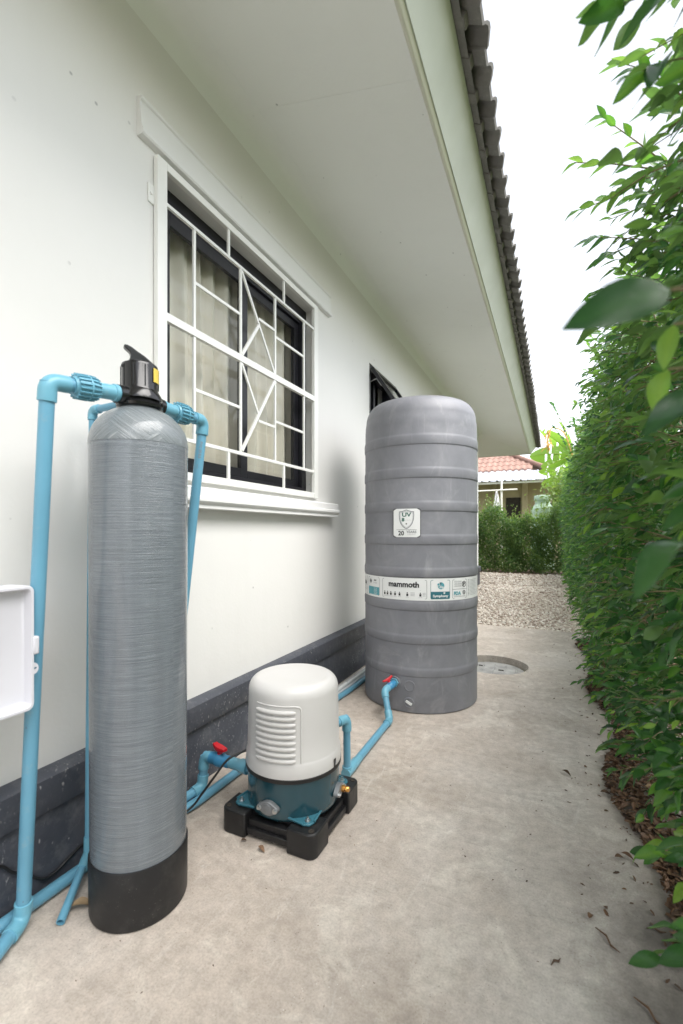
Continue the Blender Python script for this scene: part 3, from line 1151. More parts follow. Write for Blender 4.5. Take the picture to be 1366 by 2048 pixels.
patch('sticker', PC, .0524, 3, 34, 1.490, 1.530, M['yellow'], vh)
tubeo('screw', [(PC[0] + .049 * math.cos(R(-105)), PC[1] + .049 * math.sin(R(-105)), 1.53), (PC[0] + .0525 * math.cos(R(-105)), PC[1] + .0525 * math.sin(R(-105)), 1.53)], .004, M['black_rub'], vh, 10)
# lever: a shark-fin handle on a hub
def lever():
    hub = Vector((PC[0], PC[1], 1.5445))
    d = Vector((-.55, -.835, 0)).normalized()          # points back towards the left of the wall
    n = Vector((-d.y, d.x, 0))
    prof = [(.040, .0), (.0445, .004), (.030, .018), (.012, .034), (-.008, .047), (-.022, .058), (-.034, .064), (-.043, .064), (-.046, .058), (-.041, .050), (-.030, .040), (-.026, .028), (-.030, .012), (-.034, .0)]
    prof = [(-x * .95, z * .78) for x, z in prof]
    bm = bmesh.new()
    prism(bm, prof, lambda p: hub + d * p[0] + Vector((0, 0, p[1])) - n * .011, lambda p: hub + d * p[0] + Vector((0, 0, p[1])) + n * .011)
    return finish('lever', bm, M['black_gloss'], vh, 50, bevel=.004, bseg=3)
lever()
latheo('lever_hub', [(.036, 1.543), (.036, 1.548), (.030, 1.551), (.001, 1.552)], pc0, M['black_gloss'], vh, 32)

# ------------------------------------------------------------------ blue pipework
def union(center, axis, r, L, parent):
    """ribbed union nut along axis"""
    c, ax = Vector(center), Vector(axis).normalized()
    u = ax.orthogonal().normalized()
    w = ax.cross(u)
    bm = bmesh.new()
    prof = [(-L / 2 - .006, r * .70), (-L / 2, r * .80), (-L / 2, r * .93), (-L * .02, r * .96), (-L * .02, r * 1.03), (L * .07, r * 1.03), (L * .07, r * .96), (L * .36, r * .90), (L * .36, r * .82), (L / 2, r * .80), (L / 2 + .004, r * .66)]
    rings = []
    seg = 36
    for (t, q) in prof:
        rings.append([bm.verts.new(c + ax * t + (u * math.cos(2 * PI * k / seg) + w * math.sin(2 * PI * k / seg)) * q) for k in range(seg)])
    for a, b in zip(rings, rings[1:]):
        for k in range(seg):
            bm.faces.new((a[k], a[(k + 1) % seg], b[(k + 1) % seg], b[k]))
    bm.faces.new(rings[0][::-1])
    bm.faces.new(rings[-1])
    un = finish('union_nut', bm, M['pvc2'], parent, 30)
    bm = bmesh.new()
    nr = 18
    for k in range(nr):
        a = 2 * PI * k / nr
        e = u * math.cos(a) + w * math.sin(a)
        s = ax.cross(e)
        for (ta, tb, qa, qb) in ((-L / 2 - .001, -L * .02, r * .93, r * .955), (L * .07, L * .36, r * .96, r * .895), (L * .36, L / 2 - .001, r * .81, r * .80)):
            for (t0, t1, q0, q1) in ((ta, tb, qa, qb),):
                v = []
                for t, q in ((t0, q0), (t1, q1)):
                    for ds, dq in ((-.0017, -.002), (.0017, -.002), (.0013, .0042), (-.0013, .0042)):
                        v.append(bm.verts.new(c + ax * t + e * (q + dq) + s * ds))
                for f in ((0, 3, 2, 1), (4, 5, 6, 7), (0, 1, 5, 4), (1, 2, 6, 5), (2, 3, 7, 6), (3, 0, 4, 7)):
                    bm.faces.new([v[i] for i in f])
    finish('ridges', bm, M['pvc2'], un, 0, kind='stuff')
    return un

RP = .0172
# inlet riser left of the vessel
ri = thing('inlet_pipe', 'blue PVC riser and elbow on the left of the grey filter vessel', 'pipe', (-1.27, .72, 0))
EL = Vector((-1.107, .685, 1.424))
PT = Vector((PC[0], PC[1] - .075, PZ + .010))
BT = Vector((-1.276, .724, .028))
BO = Vector((-1.10, .385, .021))
tubeo('pipe', [EL, BT], RP, M['pvc'], ri, 28)
elbow('elbow', EL, BT, PT, .0212, .026, M['pvc2'], ri, .024)
ax = (PT - EL).normalized()
tubeo('pipe', [EL + ax * .03, PT - ax * .0], RP, M['pvc'], ri, 28)
LU = (PT - EL).length
tubeo('connector', [PT - ax * .062, PT - ax * .014, PT - ax * .012, PT + ax * .002], [.0205, .0205, .0235, .0235], M['pvc2'], ri, 6 * 4)
union(EL + ax * (LU * .52), ax, .031, .058, ri)
elbow('elbow', BT, EL, BO, .0212, .024, M['pvc2'], ri, .026)
tubeo('pipe', [BT, BO], RP, M['pvc'], ri, 28)
# outlet riser right of the vessel
ro = thing('outlet_pipe', 'blue PVC riser on the right of the grey filter vessel in front of the window', 'pipe', (-1.27, 1.18, 0))
ER = Vector((-1.108, 1.222, 1.448))
PT2 = Vector((PC[0], PC[1] + .075, PZ + .010))
BR = Vector((-1.262, 1.175, .022))
tubeo('pipe', [ER, BR], RP * .95, M['pvc'], ro, 28)
elbow('elbow', ER, BR, PT2, .0212, .024, M['pvc2'], ro, .024)
ax2 = (PT2 - ER).normalized()
tubeo('pipe', [ER + ax2 * .03, PT2], RP, M['pvc'], ro, 28)
tubeo('connector', [PT2 - ax2 * .062, PT2 - ax2 * .014, PT2 - ax2 * .012, PT2 + ax2 * .002], [.0205, .0205, .0235, .0235], M['pvc2'], ro, 24)
union(ER + ax2 * ((PT2 - ER).length * .52), -ax2, .031, .058, ro)
elbow('elbow', BR, ER, (-1.235, 2.0, .021), .0212, .024, M['pvc2'], ro)
# print along the riser
dr = (BR - ER).normalized()
toc = (EYE - ER)
toc = (toc - dr * toc.dot(dr)).normalized()
sidev = toc.cross(dr).normalized()
bm = bmesh.new()
def printrow(txt, s0, size):
    V, F = text_mesh(txt, size, 'LEFT', .0003)
    vs = []
    for (x, y) in V:
        p = ER + dr * (s0 + x)
        a = y / (RP * .95)
        vs.append(bm.verts.new(p + (toc * math.cos(a) + sidev * math.sin(a)) * (RP * .95 + .0004)))
    for f in F:
        try:
            bm.faces.new([vs[i] for i in f])
        except ValueError:
            pass
printrow('PVC 25', .075, .013)
printrow('8.5', .118, .013)
printrow('___', .155, .010)
finish('print', bm, M['ink_g'], ro, 0)
# thin drain down the wall side with an open stub on the slab
dp = thing('drain_pipe', 'thin blue PVC drain pipe with an open stub end behind the filter vessel', 'pipe', (-1.3, .935, 0))
DT = Vector((-1.302, .944, 1.440))
DB = Vector((-1.302, .93, .075))
tubeo('pipe', [(PC[0] - .07, PC[1], 1.440), DT], .011, M['pvc'], dp)
tubeo('pipe', [DT, DB], .011, M['pvc'], dp)
elbow('elbow', DT, (PC[0], PC[1], 1.44), DB, .0142, .016, M['pvc2'], dp, .016)
tubeo('tee', [(-1.302, .931, .115), (-1.302, .930, .06)], .0142, M['pvc2'], dp)
OE = Vector((-1.194, .772, .0125))
OS = Vector((-1.300, .925, .062))
dd = (OE - OS).normalized()
tubeo('tee', [OS - dd * .005, OS + dd * .045], .0145, M['pvc2'], dp)
bm = bmesh.new()
tube(bm, [OS, OE], .0112, 24, False)
tube(bm, [OE - dd * .05, OE], .0088, 24, False)
bm.verts.ensure_lookup_table()
n0 = len(bm.verts)
o_r = bm.verts[24:48]
i_r = bm.verts[72:96]
for k in range(24):
    bm.faces.new((o_r[k], o_r[(k + 1) % 24], i_r[(k + 1) % 24], i_r[k]))
finish('open_pipe', bm, M['pvc'], dp, 40)

# main lying along the plinth, running left out of view
wp = thing('wall_pipe', 'blue PVC pipe lying on the slab along the plinth behind the filter vessel', 'pipe', (-1.31, .9, 0))
V0, V1 = Vector((-1.318, .15, .021)), Vector((-1.312, 1.0, .022))
PB = Vector((-1.262, 1.386, .046))
tubeo('pipe', smooth_path([V0, V1, PB], .4, 6), RP, M['pvc'], wp, 24)
# pump delivery with ball valve
ZP = .163
PU = Vector((-1.262, 1.400, ZP))
PIN = Vector((-1.03, 1.402, .160))
po = thing('delivery_pipe', 'blue PVC pipe with red-handled ball valve joining the left side of the pump', 'pipe', (-1.262, 1.4, 0))
elbow('elbow', PB, V1, PU, .0215, .022, M['pvc2'], po, .028)
tubeo('pipe', [PB, PU], RP, M['pvc'], po)
elbow('elbow', PU, PB, PIN, .0215, .024, M['pvc2'], po, .026)
tubeo('pipe', [PU, PIN], RP, M['pvc'], po)
def ball_valve(c, d, parent, sz=1., lever_dir=(0, 0, 1)):
    c, d = Vector(c), Vector(d).normalized()
    up = Vector(lever_dir)
    up = (up - d * up.dot(d)).normalized()
    L = .046 * sz
    vb = tubeo('ball_valve', [c - d * L, c - d * L * .96, c - d * L * .45, c - d * L * .4, c - d * L * .2, c + d * L * .2, c + d * L * .4, c + d * L * .45, c + d * L * .96, c + d * L],
               [.019 * sz, .0222 * sz, .0222 * sz, .0235 * sz, .0262 * sz, .0262 * sz, .0235 * sz, .0222 * sz, .0222 * sz, .019 * sz], M['pvc_dark'], parent, 28)
    tubeo('stem', [c + up * .02 * sz, c + up * .036 * sz], .011 * sz, M['red'], vb, 16)
    side = d.cross(up)
    bm = bmesh.new()
    # red T handle: waisted bar with a raised hub
    q = (d + side * .35).normalized()
    p2 = q.cross(up)
    prof = [(-.040, -.0095), (-.028, -.0115), (-.010, -.0145), (.010, -.0145), (.028, -.0115), (.040, -.0095), (.040, .0095), (.028, .0115), (.010, .0145), (-.010, .0145), (-.028, .0115), (-.040, .0095)]
    prism(bm, prof, lambda t: c + up * (.034 + .010 * abs(t[0]) / .04) * sz + q * t[0] * sz + p2 * t[1] * sz, lambda t: c + up * (.050 + .006 * abs(t[0]) / .04) * sz + q * t[0] * sz + p2 * t[1] * sz)
    finish('handle', bm, M['red'], vb, 40, bevel=.002)
    return vb
ball_valve((-1.185, 1.4005, ZP - .001), (1, 0, 0), po)
tubeo('connector', [(-1.128, 1.4013, ZP - .001), (-1.085, 1.4015, .161), (-1.083, 1.4015, .161), (-1.05, 1.402, .160)], [.021, .021, .0255, .0255], M['pvc2'], po, 24)
# supply main from the filter vessel's outlet to beyond the tank
mp = thing('supply_main', 'long blue PVC pipe on the slab behind the pump and the big tank', 'pipe', (-1.235, 2, 0))
tubeo('pipe', smooth_path([(-1.262, 1.20, .021), (-1.237, 1.32, .021), (-1.228, 2.3, .021), (-1.205, 2.7, .021), (-1.19, 3.6, .021), (-1.2, 5.0, .021)], .3, 4), RP, M['pvc'], mp, 24)
# white conduits beside it
for k, (dx, dz, lab, ys) in enumerate(((-.082, .016, 'white plastic conduit nearest the plinth, between pump and big tank', 2.30), (-.046, .036, 'white plastic conduit lying highest in the bundle behind the pump', 2.38), (-.040, .016, 'white plastic conduit nearest the blue pipe beside the big tank', 2.58))):
    ct = thing('conduit', lab, 'conduit', (-1.2 + dx, ys, 0), 'white conduits along the plinth')
    pts = [(-1.212 + dx, ys, dz + .001), (-1.205 + dx, 3.0, dz), (-1.195 + dx, 4.2, dz + .001), (-1.20 + dx, 5.2, dz)]
    bm = bmesh.new()
    tube(bm, pts, .0155, 18)
    finish('pipe', bm, M['pvc_white'], ct, 50)
    tubeo('end_ring', [(pts[0][0], ys - .003, pts[0][2]), (pts[0][0] + .001, ys + .04, pts[0][2])], .0172, M['pvc_white'], ct, 18)

# ------------------------------------------------------------------ pump
UX, UY = -.878, 1.452
pu = thing('water_pump', 'water pump with ivory louvred cover, teal body and black plastic base', 'pump', (UX, UY, 0))
PB_Z = .083

def pump_base():
    hx = .189
    # corner blocks with rounded outer corner and a notch towards the middle
    def block(sx, sy, bm):
        r, e = .030, .105
        pts = []
        for (cx_, cy_) in ((hx - r, hx - r),):
            for i in range(7):
                a = i / 6 * PI / 2
                pts.append((cx_ + r * math.cos(a), cy_ + r * math.sin(a)))
        poly = [(hx, hx - e)] + pts + [(hx - e, hx), (hx - e, hx - .055), (hx - .075, hx - e + .02), (hx - .055, hx - e)]
        P = [(UX + sx * p[0], UY + sy * p[1]) for p in poly]
        if sx * sy < 0:
            P = P[::-1]
        prism(bm, P, lambda p: (p[0], p[1], .0), lambda p: (p[0], p[1], PB_Z))
    b = boxo('base', (UX - .128, UX + .128, UY - .128, UY + .128, .030, .066), M['black_rub'], pu, bevel=.004)
    for sx in (-1, 1):
        for sy in (-1, 1):
            bm = bmesh.new()
            block(sx, sy, bm)
            finish('corner_block', bm, M['black_rub'], b, 40, bevel=.005, bseg=2)
    # side rails: a deep lower rail and a thinner upper lip, set back from the corner blocks
    i0 = hx - .106
    for sgn in (-1, 1):
        for (off0, off1, za, zb) in ((hx - .03, hx - .010, .012, .034), (hx - .052, hx - .022, .034, .058), (hx - .066, hx - .05, .058, .076)):
            lo, hi = sorted((UX + sgn * off0, UX + sgn * off1))
            boxo('rail', (lo, hi, UY - i0, UY + i0, za + .0004, zb), M['black_rub'], b, bevel=.002)
            lo, hi = sorted((UY + sgn * off0, UY + sgn * off1))
            boxo('rail', (UX - i0, UX + i0, lo, hi, za + .0008, zb + .0004), M['black_rub'], b, bevel=.002)
    for sx in (-1, 1):
        for sy in (-1, 1):
            latheo('bolt_hole', [(.0105, PB_Z + .0005), (.010, PB_Z + .002), (.0065, PB_Z + .0015), (.006, PB_Z - .01 + .0105), (.0001, PB_Z + .0004)], (UX + sx * (hx - .022), UY + sy * (hx - .022), 0), M['dark'], b, 16)
    return b
base = pump_base()
# paper tag on the front corner block (code left blank)
boxo('tag', (UX + .098, UX + .118, UY - .1845, UY - .1835, .033, .060), M['label'], base)

latheo('body', [(.120, .066), (.150, .068), (.163, .076), (.168, .086), (.169, .10), (.169, .205), (.172, .208), (.172, .222)], (UX, UY, 0), M['teal'], pu, 72)
latheo('gasket', [(.170, .207), (.1765, .209), (.1775, .222), (.172, .228)], (UX, UY, 0), M['black_rub'], pu, 72)
cov = [(.1755, .221), (.1760, .224), (.1740, .265), (.1715, .272), (.1700, .276), (.1680, .36), (.1655, .482)]
for i in range(1, 11):
    a = i / 10 * PI / 2
    cov.append((.1652 - .042 * (1 - math.cos(a)), .484 + .044 * math.sin(a)))
cov += [(.075, .5315), (.001, .5335)]
cover = latheo('cover', cov, (UX, UY, 0), M['ivory'], pu, 96)
def crad(z):
    for (r0, h0), (r1, h1) in zip(cov, cov[1:]):
        if h0 <= z <= h1:
            return r0 + (r1 - r0) * (z - h0) / (h1 - h0)
    return .17
A0, A1 = -109, -57
for k in range(9):
    z = .283 + k * .0202
    pts, rs = [], []
    n = 16
    for i in range(n + 1):
        a = R(A0 + (A1 - A0) * i / n)
        e = min(i, n - i) / n
        rr = crad(z) + .0010
        pts.append((UX + rr * math.cos(a), UY + rr * math.sin(a), z))
        rs.append(.0082 * min(1, .55 + e * 6))
    tubeo('louvre', pts, rs, M['ivory'], cover, 10)
# raised border right of the louvres
bp = []
for (a, z) in [(-108, .466)] + [(-108 + 46 * i / 10, .466) for i in range(1, 11)] + [(-57, .466), (-52.5, .463), (-50.5, .455)] + [(-50.5, .455 - .18 * i / 8) for i in range(1, 9)]:
    rr = crad(z) + .0002
    bp.append((UX + rr * math.cos(R(a)), UY + rr * math.sin(R(a)), z))
tubeo('louvre_border', bp, .0028, M['ivory'], cover, 8)
# clip notch on the rim at the right
patch('clip', (UX, UY), .1768, -6, -1, .222, .252, M['dark'], cover, 4)
tubeo('clip', [(UX + .1765 * math.cos(R(-3)), UY + .1765 * math.sin(R(-3)), .228), (UX + .179 * math.cos(R(-3)), UY + .179 * math.sin(R(-3)), .243)], .003, M['iron'], cover, 8)

def flange(ang_, z, parent, brass=False):
    a = R(ang_)
    o = Vector((UX + .169 * math.cos(a), UY + .169 * math.sin(a), z))
    out = Vector((math.cos(a), math.sin(a), 0))
    s = Vector((-math.sin(a), math.cos(a), 0))
    up = Vector((0, 0, 1))
    tl = R(0)
    prof = []
    for i in range(10):
        t = -PI / 3 + i / 9 * 2 * PI / 3
        prof.append((.031 + .010 * math.cos(t), .010 * math.sin(t)))
    prof += [(.012, .0215), (0, .023), (-.012, .0215)]
    for i in range(10):
        t = PI - PI / 3 + i / 9 * 2 * PI / 3
        prof.append((-.031 + .010 * math.cos(t), .010 * math.sin(t)))
    prof += [(-.012, -.0215), (0, -.023), (.012, -.0215)]
    bm = bmesh.new()
    prism(bm, prof, lambda p: o + out * -.002 + s * p[0] + up * p[1], lambda p: o + out * .016 + s * p[0] + up * p[1])
    f = finish('flange', bm, M['iron'], parent, 40, bevel=.0025)
    for sg in (-1, 1):
        c = o + out * .016 + s * sg * .031
        tubeo('bolt', [c - out * .002, c + out * .003], .0085, M['steel'], f, 16)
        tubeo('bolt', [c + out * .0028, c + out * .009], .0055, M['steel'], f, 6, smooth=20)
    if brass:
        c = o + out * .016 + s * .012
        bf = tubeo('brass_fitting', [c - out * .002, c + out * .010], .012, M['brass'], f, 6, smooth=20)
        tubeo('brass_plug', [c + out * .0095, c + out * .013, c + out * .026, c + out * .029], [.009, .0095, .0095, .006], M['brass'], f, 16)
    else:
        c = o + out * .016
        tubeo('boss', [c - out * .001, c + out * .002, c + out * .003], [.017, .017, .014], M['iron'], f, 24)
    return f
flange(-88, .124, pu)
flange(8, .122, pu, True)
# teal mounting feet
for sx in (-1, 1):
    for sy in (-1, 1):
        d = Vector((sx, sy, 0)).normalized()
        s = Vector((-d.y, d.x, 0))
        o = Vector((UX, UY, PB_Z + .0012))
        prof = [(.150, -.062), (.205, -.020), (.214, 0), (.205, .020), (.150, .062)]
        bm = bmesh.new()
        prism(bm, prof, lambda p: o + d * p[0] + s * p[1], lambda p: o + d * p[0] + s * p[1] + Vector((0, 0, .007)))
        ft = finish('foot', bm, M['teal_l'], pu, 30, bevel=.002)
        for sg in (-1, 1):
            e0, e1 = (o + d * .155 + s * sg * .058 + Vector((0, 0, .008))), (o + d * .206 + s * sg * .019 + Vector((0, 0, .008)))
            tubeo('flange_edge', [e0, e1], .004, M['teal_l'], ft, 8)
        c = o + d * .192 + Vector((0, 0, .007))
        tubeo('bolt', [c, c + Vector((0, 0, .002))], .010, M['steel'], ft, 18)
        tubeo('bolt', [c + Vector((0, 0, .0015)), c + Vector((0, 0, .009))], .0062, M['steel'], ft, 6, smooth=20)
        tubeo('bolt', [c + Vector((0, 0, .0088)), c + Vector((0, 0, .014))], .0035, M['steel'], ft, 10)

# suction side: pipe from the tank to the pump
su = thing('suction_pipe', 'blue PVC pipe from the big tank\'s red-handled valve along the slab to the pump', 'pipe', (-.81, 2.2, 0))
TCX, TCY, TR = -.789, 2.90, .36
pa = R(-98.3)
TP = Vector((TCX + TR * math.cos(pa), TCY + TR * math.sin(pa), .172))
td = Vector((math.cos(pa), math.sin(pa), 0))
E1 = Vector((-.869, 2.432, .150))
E2 = Vector((-.812, 2.355, .0215))
E3 = Vector((-.802, 1.775, .0215))
tubeo('connector', [TP - td * .004, TP + td * .012], .034, M['tank'], su, 8, smooth=20)
tubeo('connector', [TP + td * .010, TP + td * .022], .027, M['pvc2'], su, 6, smooth=20)
tubeo('pipe', [TP, E1], RP, M['pvc'], su, 24)
elbow('elbow', E1, TP, E2, .0212, .018, M['pvc2'], su, .034)
tubeo('pipe', [E1, E2], RP, M['pvc'], su, 24)
elbow('elbow', E2, E1, E3, .0212, .030, M['pvc2'], su, .034)
tubeo('pipe', [E2, E3], RP, M['pvc'], su, 24)
tubeo('tee', [(-.803, 1.90, .0215), (-.803, 1.87, .0215), (-.803, 1.865, .0215), (-.802, 1.752, .0215)], [.0178, .0185, .0212, .0212], M['pvc2'], su, 24)
RS = Vector((-.806, 1.772, .252))
tubeo('pipe', [(-.804, 1.772, .022), RS], RP * .92, M['pvc'], su, 24)
tubeo('collar', [(-.804, 1.772, .03), (-.804, 1.772, .046)], .0212, M['pvc2'], su, 24)
PE = Vector((-.862, 1.60, .252))
elbow('elbow', RS, (-.804, 1.772, .02), PE, .0205, .026, M['pvc2'], su, .026)
tubeo('pipe', [RS, PE], RP, M['pvc'], su, 24)
ball_valve(TP.lerp(E1, .42) + Vector((0, 0, .0)), E1 - TP, su, .86, (-.55, 0, 1))

# power cable from pump round behind the vessel to the left
cbp = [(-1.04, 1.40, .235), (-1.09, 1.34, .215), (-1.12, 1.30, .165), (-1.16, 1.27, .10), (-1.19, 1.24, .055), (-1.24, 1.12, .020), (-1.30, 1.02, .045), (-1.337, .952, .075), (-1.339, .895, .062), (-1.339, .853, .048), (-1.339, .817, .050), (-1.339, .782, .082), (-1.339, .732, .128), (-1.339, .700, .165), (-1.339, .62, .20), (-1.339, .4, .22)]
def catmull(P, n=6):
    P = [Vector(p) for p in P]
    out = []
    for i in range(len(P) - 1):
        p0, p1, p2, p3 = P[max(i - 1, 0)], P[i], P[i + 1], P[min(i + 2, len(P) - 1)]
        for k in range(n):
            t = k / n
            out.append(.5 * ((2 * p1) + (-p0 + p2) * t + (2 * p0 - 5 * p1 + 4 * p2 - p3) * t * t + (-p0 + 3 * p1 - 3 * p2 + p3) * t ** 3))
    return out + [P[-1]]
cb = tubeo('power_cable', catmull(cbp), .0042, M['cable'], None, 10)
tag(cb, 'black power cable running from the pump behind the vessel along the plinth', 'cable')

# ------------------------------------------------------------------ white box at the left edge
eb = thing('enclosure', 'white plastic wall box with open recessed face at the left edge', 'electrical box', (-1.2, .5, .6))
bx0, bx1, by0, by1, bz0, bz1 = -1.374, -1.155, .36, .683, .622, .928
bm = bmesh.new()
def rr_poly(y0_, y1_, z0_, z1_, r):
    out = []
    for (cy_, cz_, a0_) in ((y1_ - r, z1_ - r, 0), (y0_ + r, z1_ - r, 90), (y0_ + r, z0_ + r, 180), (y1_ - r, z0_ + r, 270)):
        for i in range(6):
            a = R(a0_ + i * 18)
            out.append((cy_ + r * math.cos(a), cz_ + r * math.sin(a)))
    return out
loops = []
for (x, ins, r) in ((bx0 + .15, 0, .016), (bx1 - .003, 0, .016), (bx1, .002, .015), (bx1, .0075, .011), (bx1 - .003, .009, .010), (bx1 - .020, .013, .009), (bx1 - .023, .018, .006)):
    loops.append([bm.verts.new((x, p[0], p[1])) for p in rr_poly(by0 + ins, by1 - ins, bz0 + ins, bz1 - ins, r)])
for a, b in zip(loops, loops[1:]):
    n = len(a)
    for i in range(n):
        bm.faces.new((a[i], a[(i + 1) % n], b[(i + 1) % n], b[i]))
bm.faces.new(loops[0])
bm.faces.new(loops[-1])
finish('box', bm, M['box'], eb, 35)
boxo('mounting_plate', (bx0, bx0 + .149, by0 + .05, by1 - .06, bz0 + .05, bz1 - .05), M['box'], eb)
boxo('latch', (bx1 - .012, bx1 + .004, by1 - .004, by1 + .010, .757, .802), M['box'], eb, bevel=.004)
bm = bmesh.new()
rg = []
for i in range(17):
    a = -PI / 2 + PI * i / 16
    rg.append((by1 - .001 + .012 * math.cos(a), .722 + .014 * math.sin(a)))
hole = [(by1 + .0035 + .0034 * math.cos(2 * PI * i / 16), .722 + .0034 * math.sin(2 * PI * i / 16)) for i in range(16)]
for x in (bx1 - .008, bx1 - .003):
    o_ = [bm.verts.new((x, *p)) for p in rg]
    h_ = [bm.verts.new((x, *p)) for p in hole]
    es = [bm.edges.new((o_[i], o_[(i + 1) % len(o_)])) for i in range(len(o_))] + [bm.edges.new((h_[i], h_[(i + 1) % 16])) for i in range(16)]
    bmesh.ops.triangle_fill(bm, use_beauty=True, edges=es)
bm.verts.ensure_lookup_table()
n = len(rg)
vv = bm.verts[:]
for i in range(n):
    bm.faces.new((vv[i], vv[(i + 1) % n], vv[n + 16 + (i + 1) % n], vv[n + 16 + i]))
for i in range(16):
    bm.faces.new((vv[n + i], vv[n + (i + 1) % 16], vv[2 * n + 16 + (i + 1) % 16], vv[2 * n + 16 + i]))
finish('padlock_eye', bm, M['box'], eb, 30)

# ------------------------------------------------------------------ big grey water tank
wt = thing('water_tank', 'big ribbed grey plastic water tank with round shoulders and printed label band', 'water tank', (TCX, TCY, 0))
prof = [(.30, .001), (.352, .002), (.358, .006), (.360, .014)]
r0, r1 = .3595, .3638
for (za, zb) in ((.216, .262), (.406, .454), (.600, .652), (.794, .846), (.985, 1.040), (1.180, 1.235), (1.375, 1.432), (1.570, 1.626)):
    prof += [(r0, za - .004), (r1 - .0008, za + .001), (r1, za + .004), (r1, zb - .010), (r1 - .0012, zb - .004), (r0 + .001, zb + .003), (r0, zb + .008)]
prof += [(.3585, 1.70), (.357, 1.735), (.3525, 1.757)]
for i in range(1, 13):
    a = i / 12 * PI / 2
    prof.append((.3525 - .085 * (1 - math.cos(a)), 1.757 + .116 * math.sin(a)))
prof += [(.22, 1.879), (.12, 1.886), (.001, 1.888)]
tank = latheo('shell', prof, (TCX, TCY, 0), M['tank'], wt, 128, smooth=32)

def tpt(a, z, r):
    return (TCX + r * math.cos(a), TCY + r * math.sin(a), z)

def wrap(name, V, F, ang0, z0_, r, mat, parent):
    """flat print wrapped on the tank, x to the right as seen from outside"""
    bm = bmesh.new()
    vs = [bm.verts.new(tpt(R(ang0) + x / .362, z0_ + y, r)) for x, y in V]
    for f in F:
        try:
            bm.faces.new([vs[i] for i in f])
        except ValueError:
            pass
    return finish(name, bm, mat, parent, 0)

def ring_poly(poly, w):
    """outline strip of a closed polygon (list of 2-D points), width w inwards"""
    n = len(poly)
    inn = []
    for i in range(n):
        p, q, s = Vector(poly[i - 1]), Vector(poly[i]), Vector(poly[(i + 1) % n])
        d1, d2 = (q - p).normalized(), (s - q).normalized()
        n1, n2 = Vector((-d1.y, d1.x)), Vector((-d2.y, d2.x))
        m = (n1 + n2)
        m = m / max(m.length_squared / 2, .3)
        inn.append(tuple(q + m * w))
    V = list(poly) + inn
    F = [(i, (i + 1) % n, n + (i + 1) % n, n + i) for i in range(n)]
    return V, F

def rrect(cx_, cy_, w, h, r, n=5):
    out = []
    for (sx, sy, a0_) in ((1, -1, 270), (1, 1, 0), (-1, 1, 90), (-1, -1, 180)):
        for i in range(n + 1):
            a = R(a0_ + 90 * i / n)
            out.append((cx_ + sx * (w / 2 - r) + r * math.cos(a), cy_ + sy * (h / 2 - r) + r * math.sin(a)))
    return out

def fill(poly):
    """polygon cut into vertical strips-friendly fan about its centre"""
    n = len(poly)
    c = (sum(p[0] for p in poly) / n, sum(p[1] for p in poly) / n)
    return list(poly) + [c], [(i, (i + 1) % n, n) for i in range(n)]

def curved_rect(name, a0_, a1_, z0_, z1_, r, mat, parent, seg=12):
    return patch(name, (TCX, TCY), r, a0_, a1_, z0_, z1_, mat, parent, seg)

# UV sticker
UA, UZ, UW = -87.2, 1.110, .163
RS_ = .3652
ust = bmesh.new()
pl = rrect(0, 0, UW, .166, .012)
n = len(pl)
gx_ = [-UW / 2 + UW * i / 8 for i in range(9)]
bm = ust
rows = []
for x in gx_:
    k = max(0, abs(x) - (UW / 2 - .012))
    ins = .012 - math.sqrt(max(0, .012 ** 2 - k ** 2))
    rows.append((bm.verts.new(tpt(R(UA) + x / .362, UZ - .083 + ins, RS_)), bm.verts.new(tpt(R(UA) + x / .362, UZ + .083 - ins, RS_))))
for (a, b), (c, d) in zip(rows, rows[1:]):
    bm.faces.new((a, c, d, b))
sticker = finish('sticker', bm, M['label'], wt, 40)
RI = .3661
wrap('sticker_border', *ring_poly(rrect(0, 0, UW + .002, .168, .013), .0032), UA, UZ, RI, M['ink'], sticker)
sh = [(0, .076)]
def shield(s=1., oy=0.):
    half = [(.0, .078), (.012, .073), (.028, .068), (.044, .067), (.045, .045), (.043, .02), (.036, -.002), (.026, -.018), (.012, -.030), (.0, -.036)]
    p = [(x * s, (y - .021) * s + .021 + oy) for x, y in half]
    return [(-x, y) for x, y in p[::-1]] + [q for q in p[1:-1]]
sp_ = shield()
sp_ = sp_[::-1]
def ccw(p):
    a = sum(p[i - 1][0] * p[i][1] - p[i][0] * p[i - 1][1] for i in range(len(p)))
    return p if a > 0 else p[::-1]
wrap('shield', *ring_poly(ccw(shield()), .0040), UA, UZ, RI, M['ink_g'], sticker)
wrap('shield', *ring_poly(ccw(shield(.86)), .0016), UA, UZ, RI, M['ink_g'], sticker)
wrap('lettering', *text_mesh('UV', .033, 'CENTER', .0010, 1.25), UA, UZ + .047, RI, M['ink_green'], sticker)
wrap('lettering', *text_mesh('8', .027, 'CENTER', .0010, 1.2), UA - 3.1, UZ + .018, RI, M['ink_green'], sticker)
wrap('lettering', *text_mesh('UV PROTECT', .0065), UA + 1.6, UZ + .016, RI, M['ink_lg'], sticker)
def star(r):
    return [(r * (1 if i % 2 == 0 else .42) * math.sin(PI * i / 5), r * (1 if i % 2 == 0 else .42) * math.cos(PI * i / 5)) for i in range(10)]
wrap('star', *fill(star(.0065)), UA, UZ - .005, RI, M['ink'], sticker)
wrap('rule', [(-.06, -.0008), (-.03, -.0008), (0, -.0008), (.03, -.0008), (.06, -.0008), (-.06, .0008), (-.03, .0008), (0, .0008), (.03, .0008), (.06, .0008)], [(i, i + 1, i + 6, i + 5) for i in range(4)], UA, UZ - .0395, RI, M['ink'], sticker)
wrap('lettering', *text_mesh('20', .036, 'CENTER', .0009), UA - 5.0, UZ - .061, RI, M['ink'], sticker)
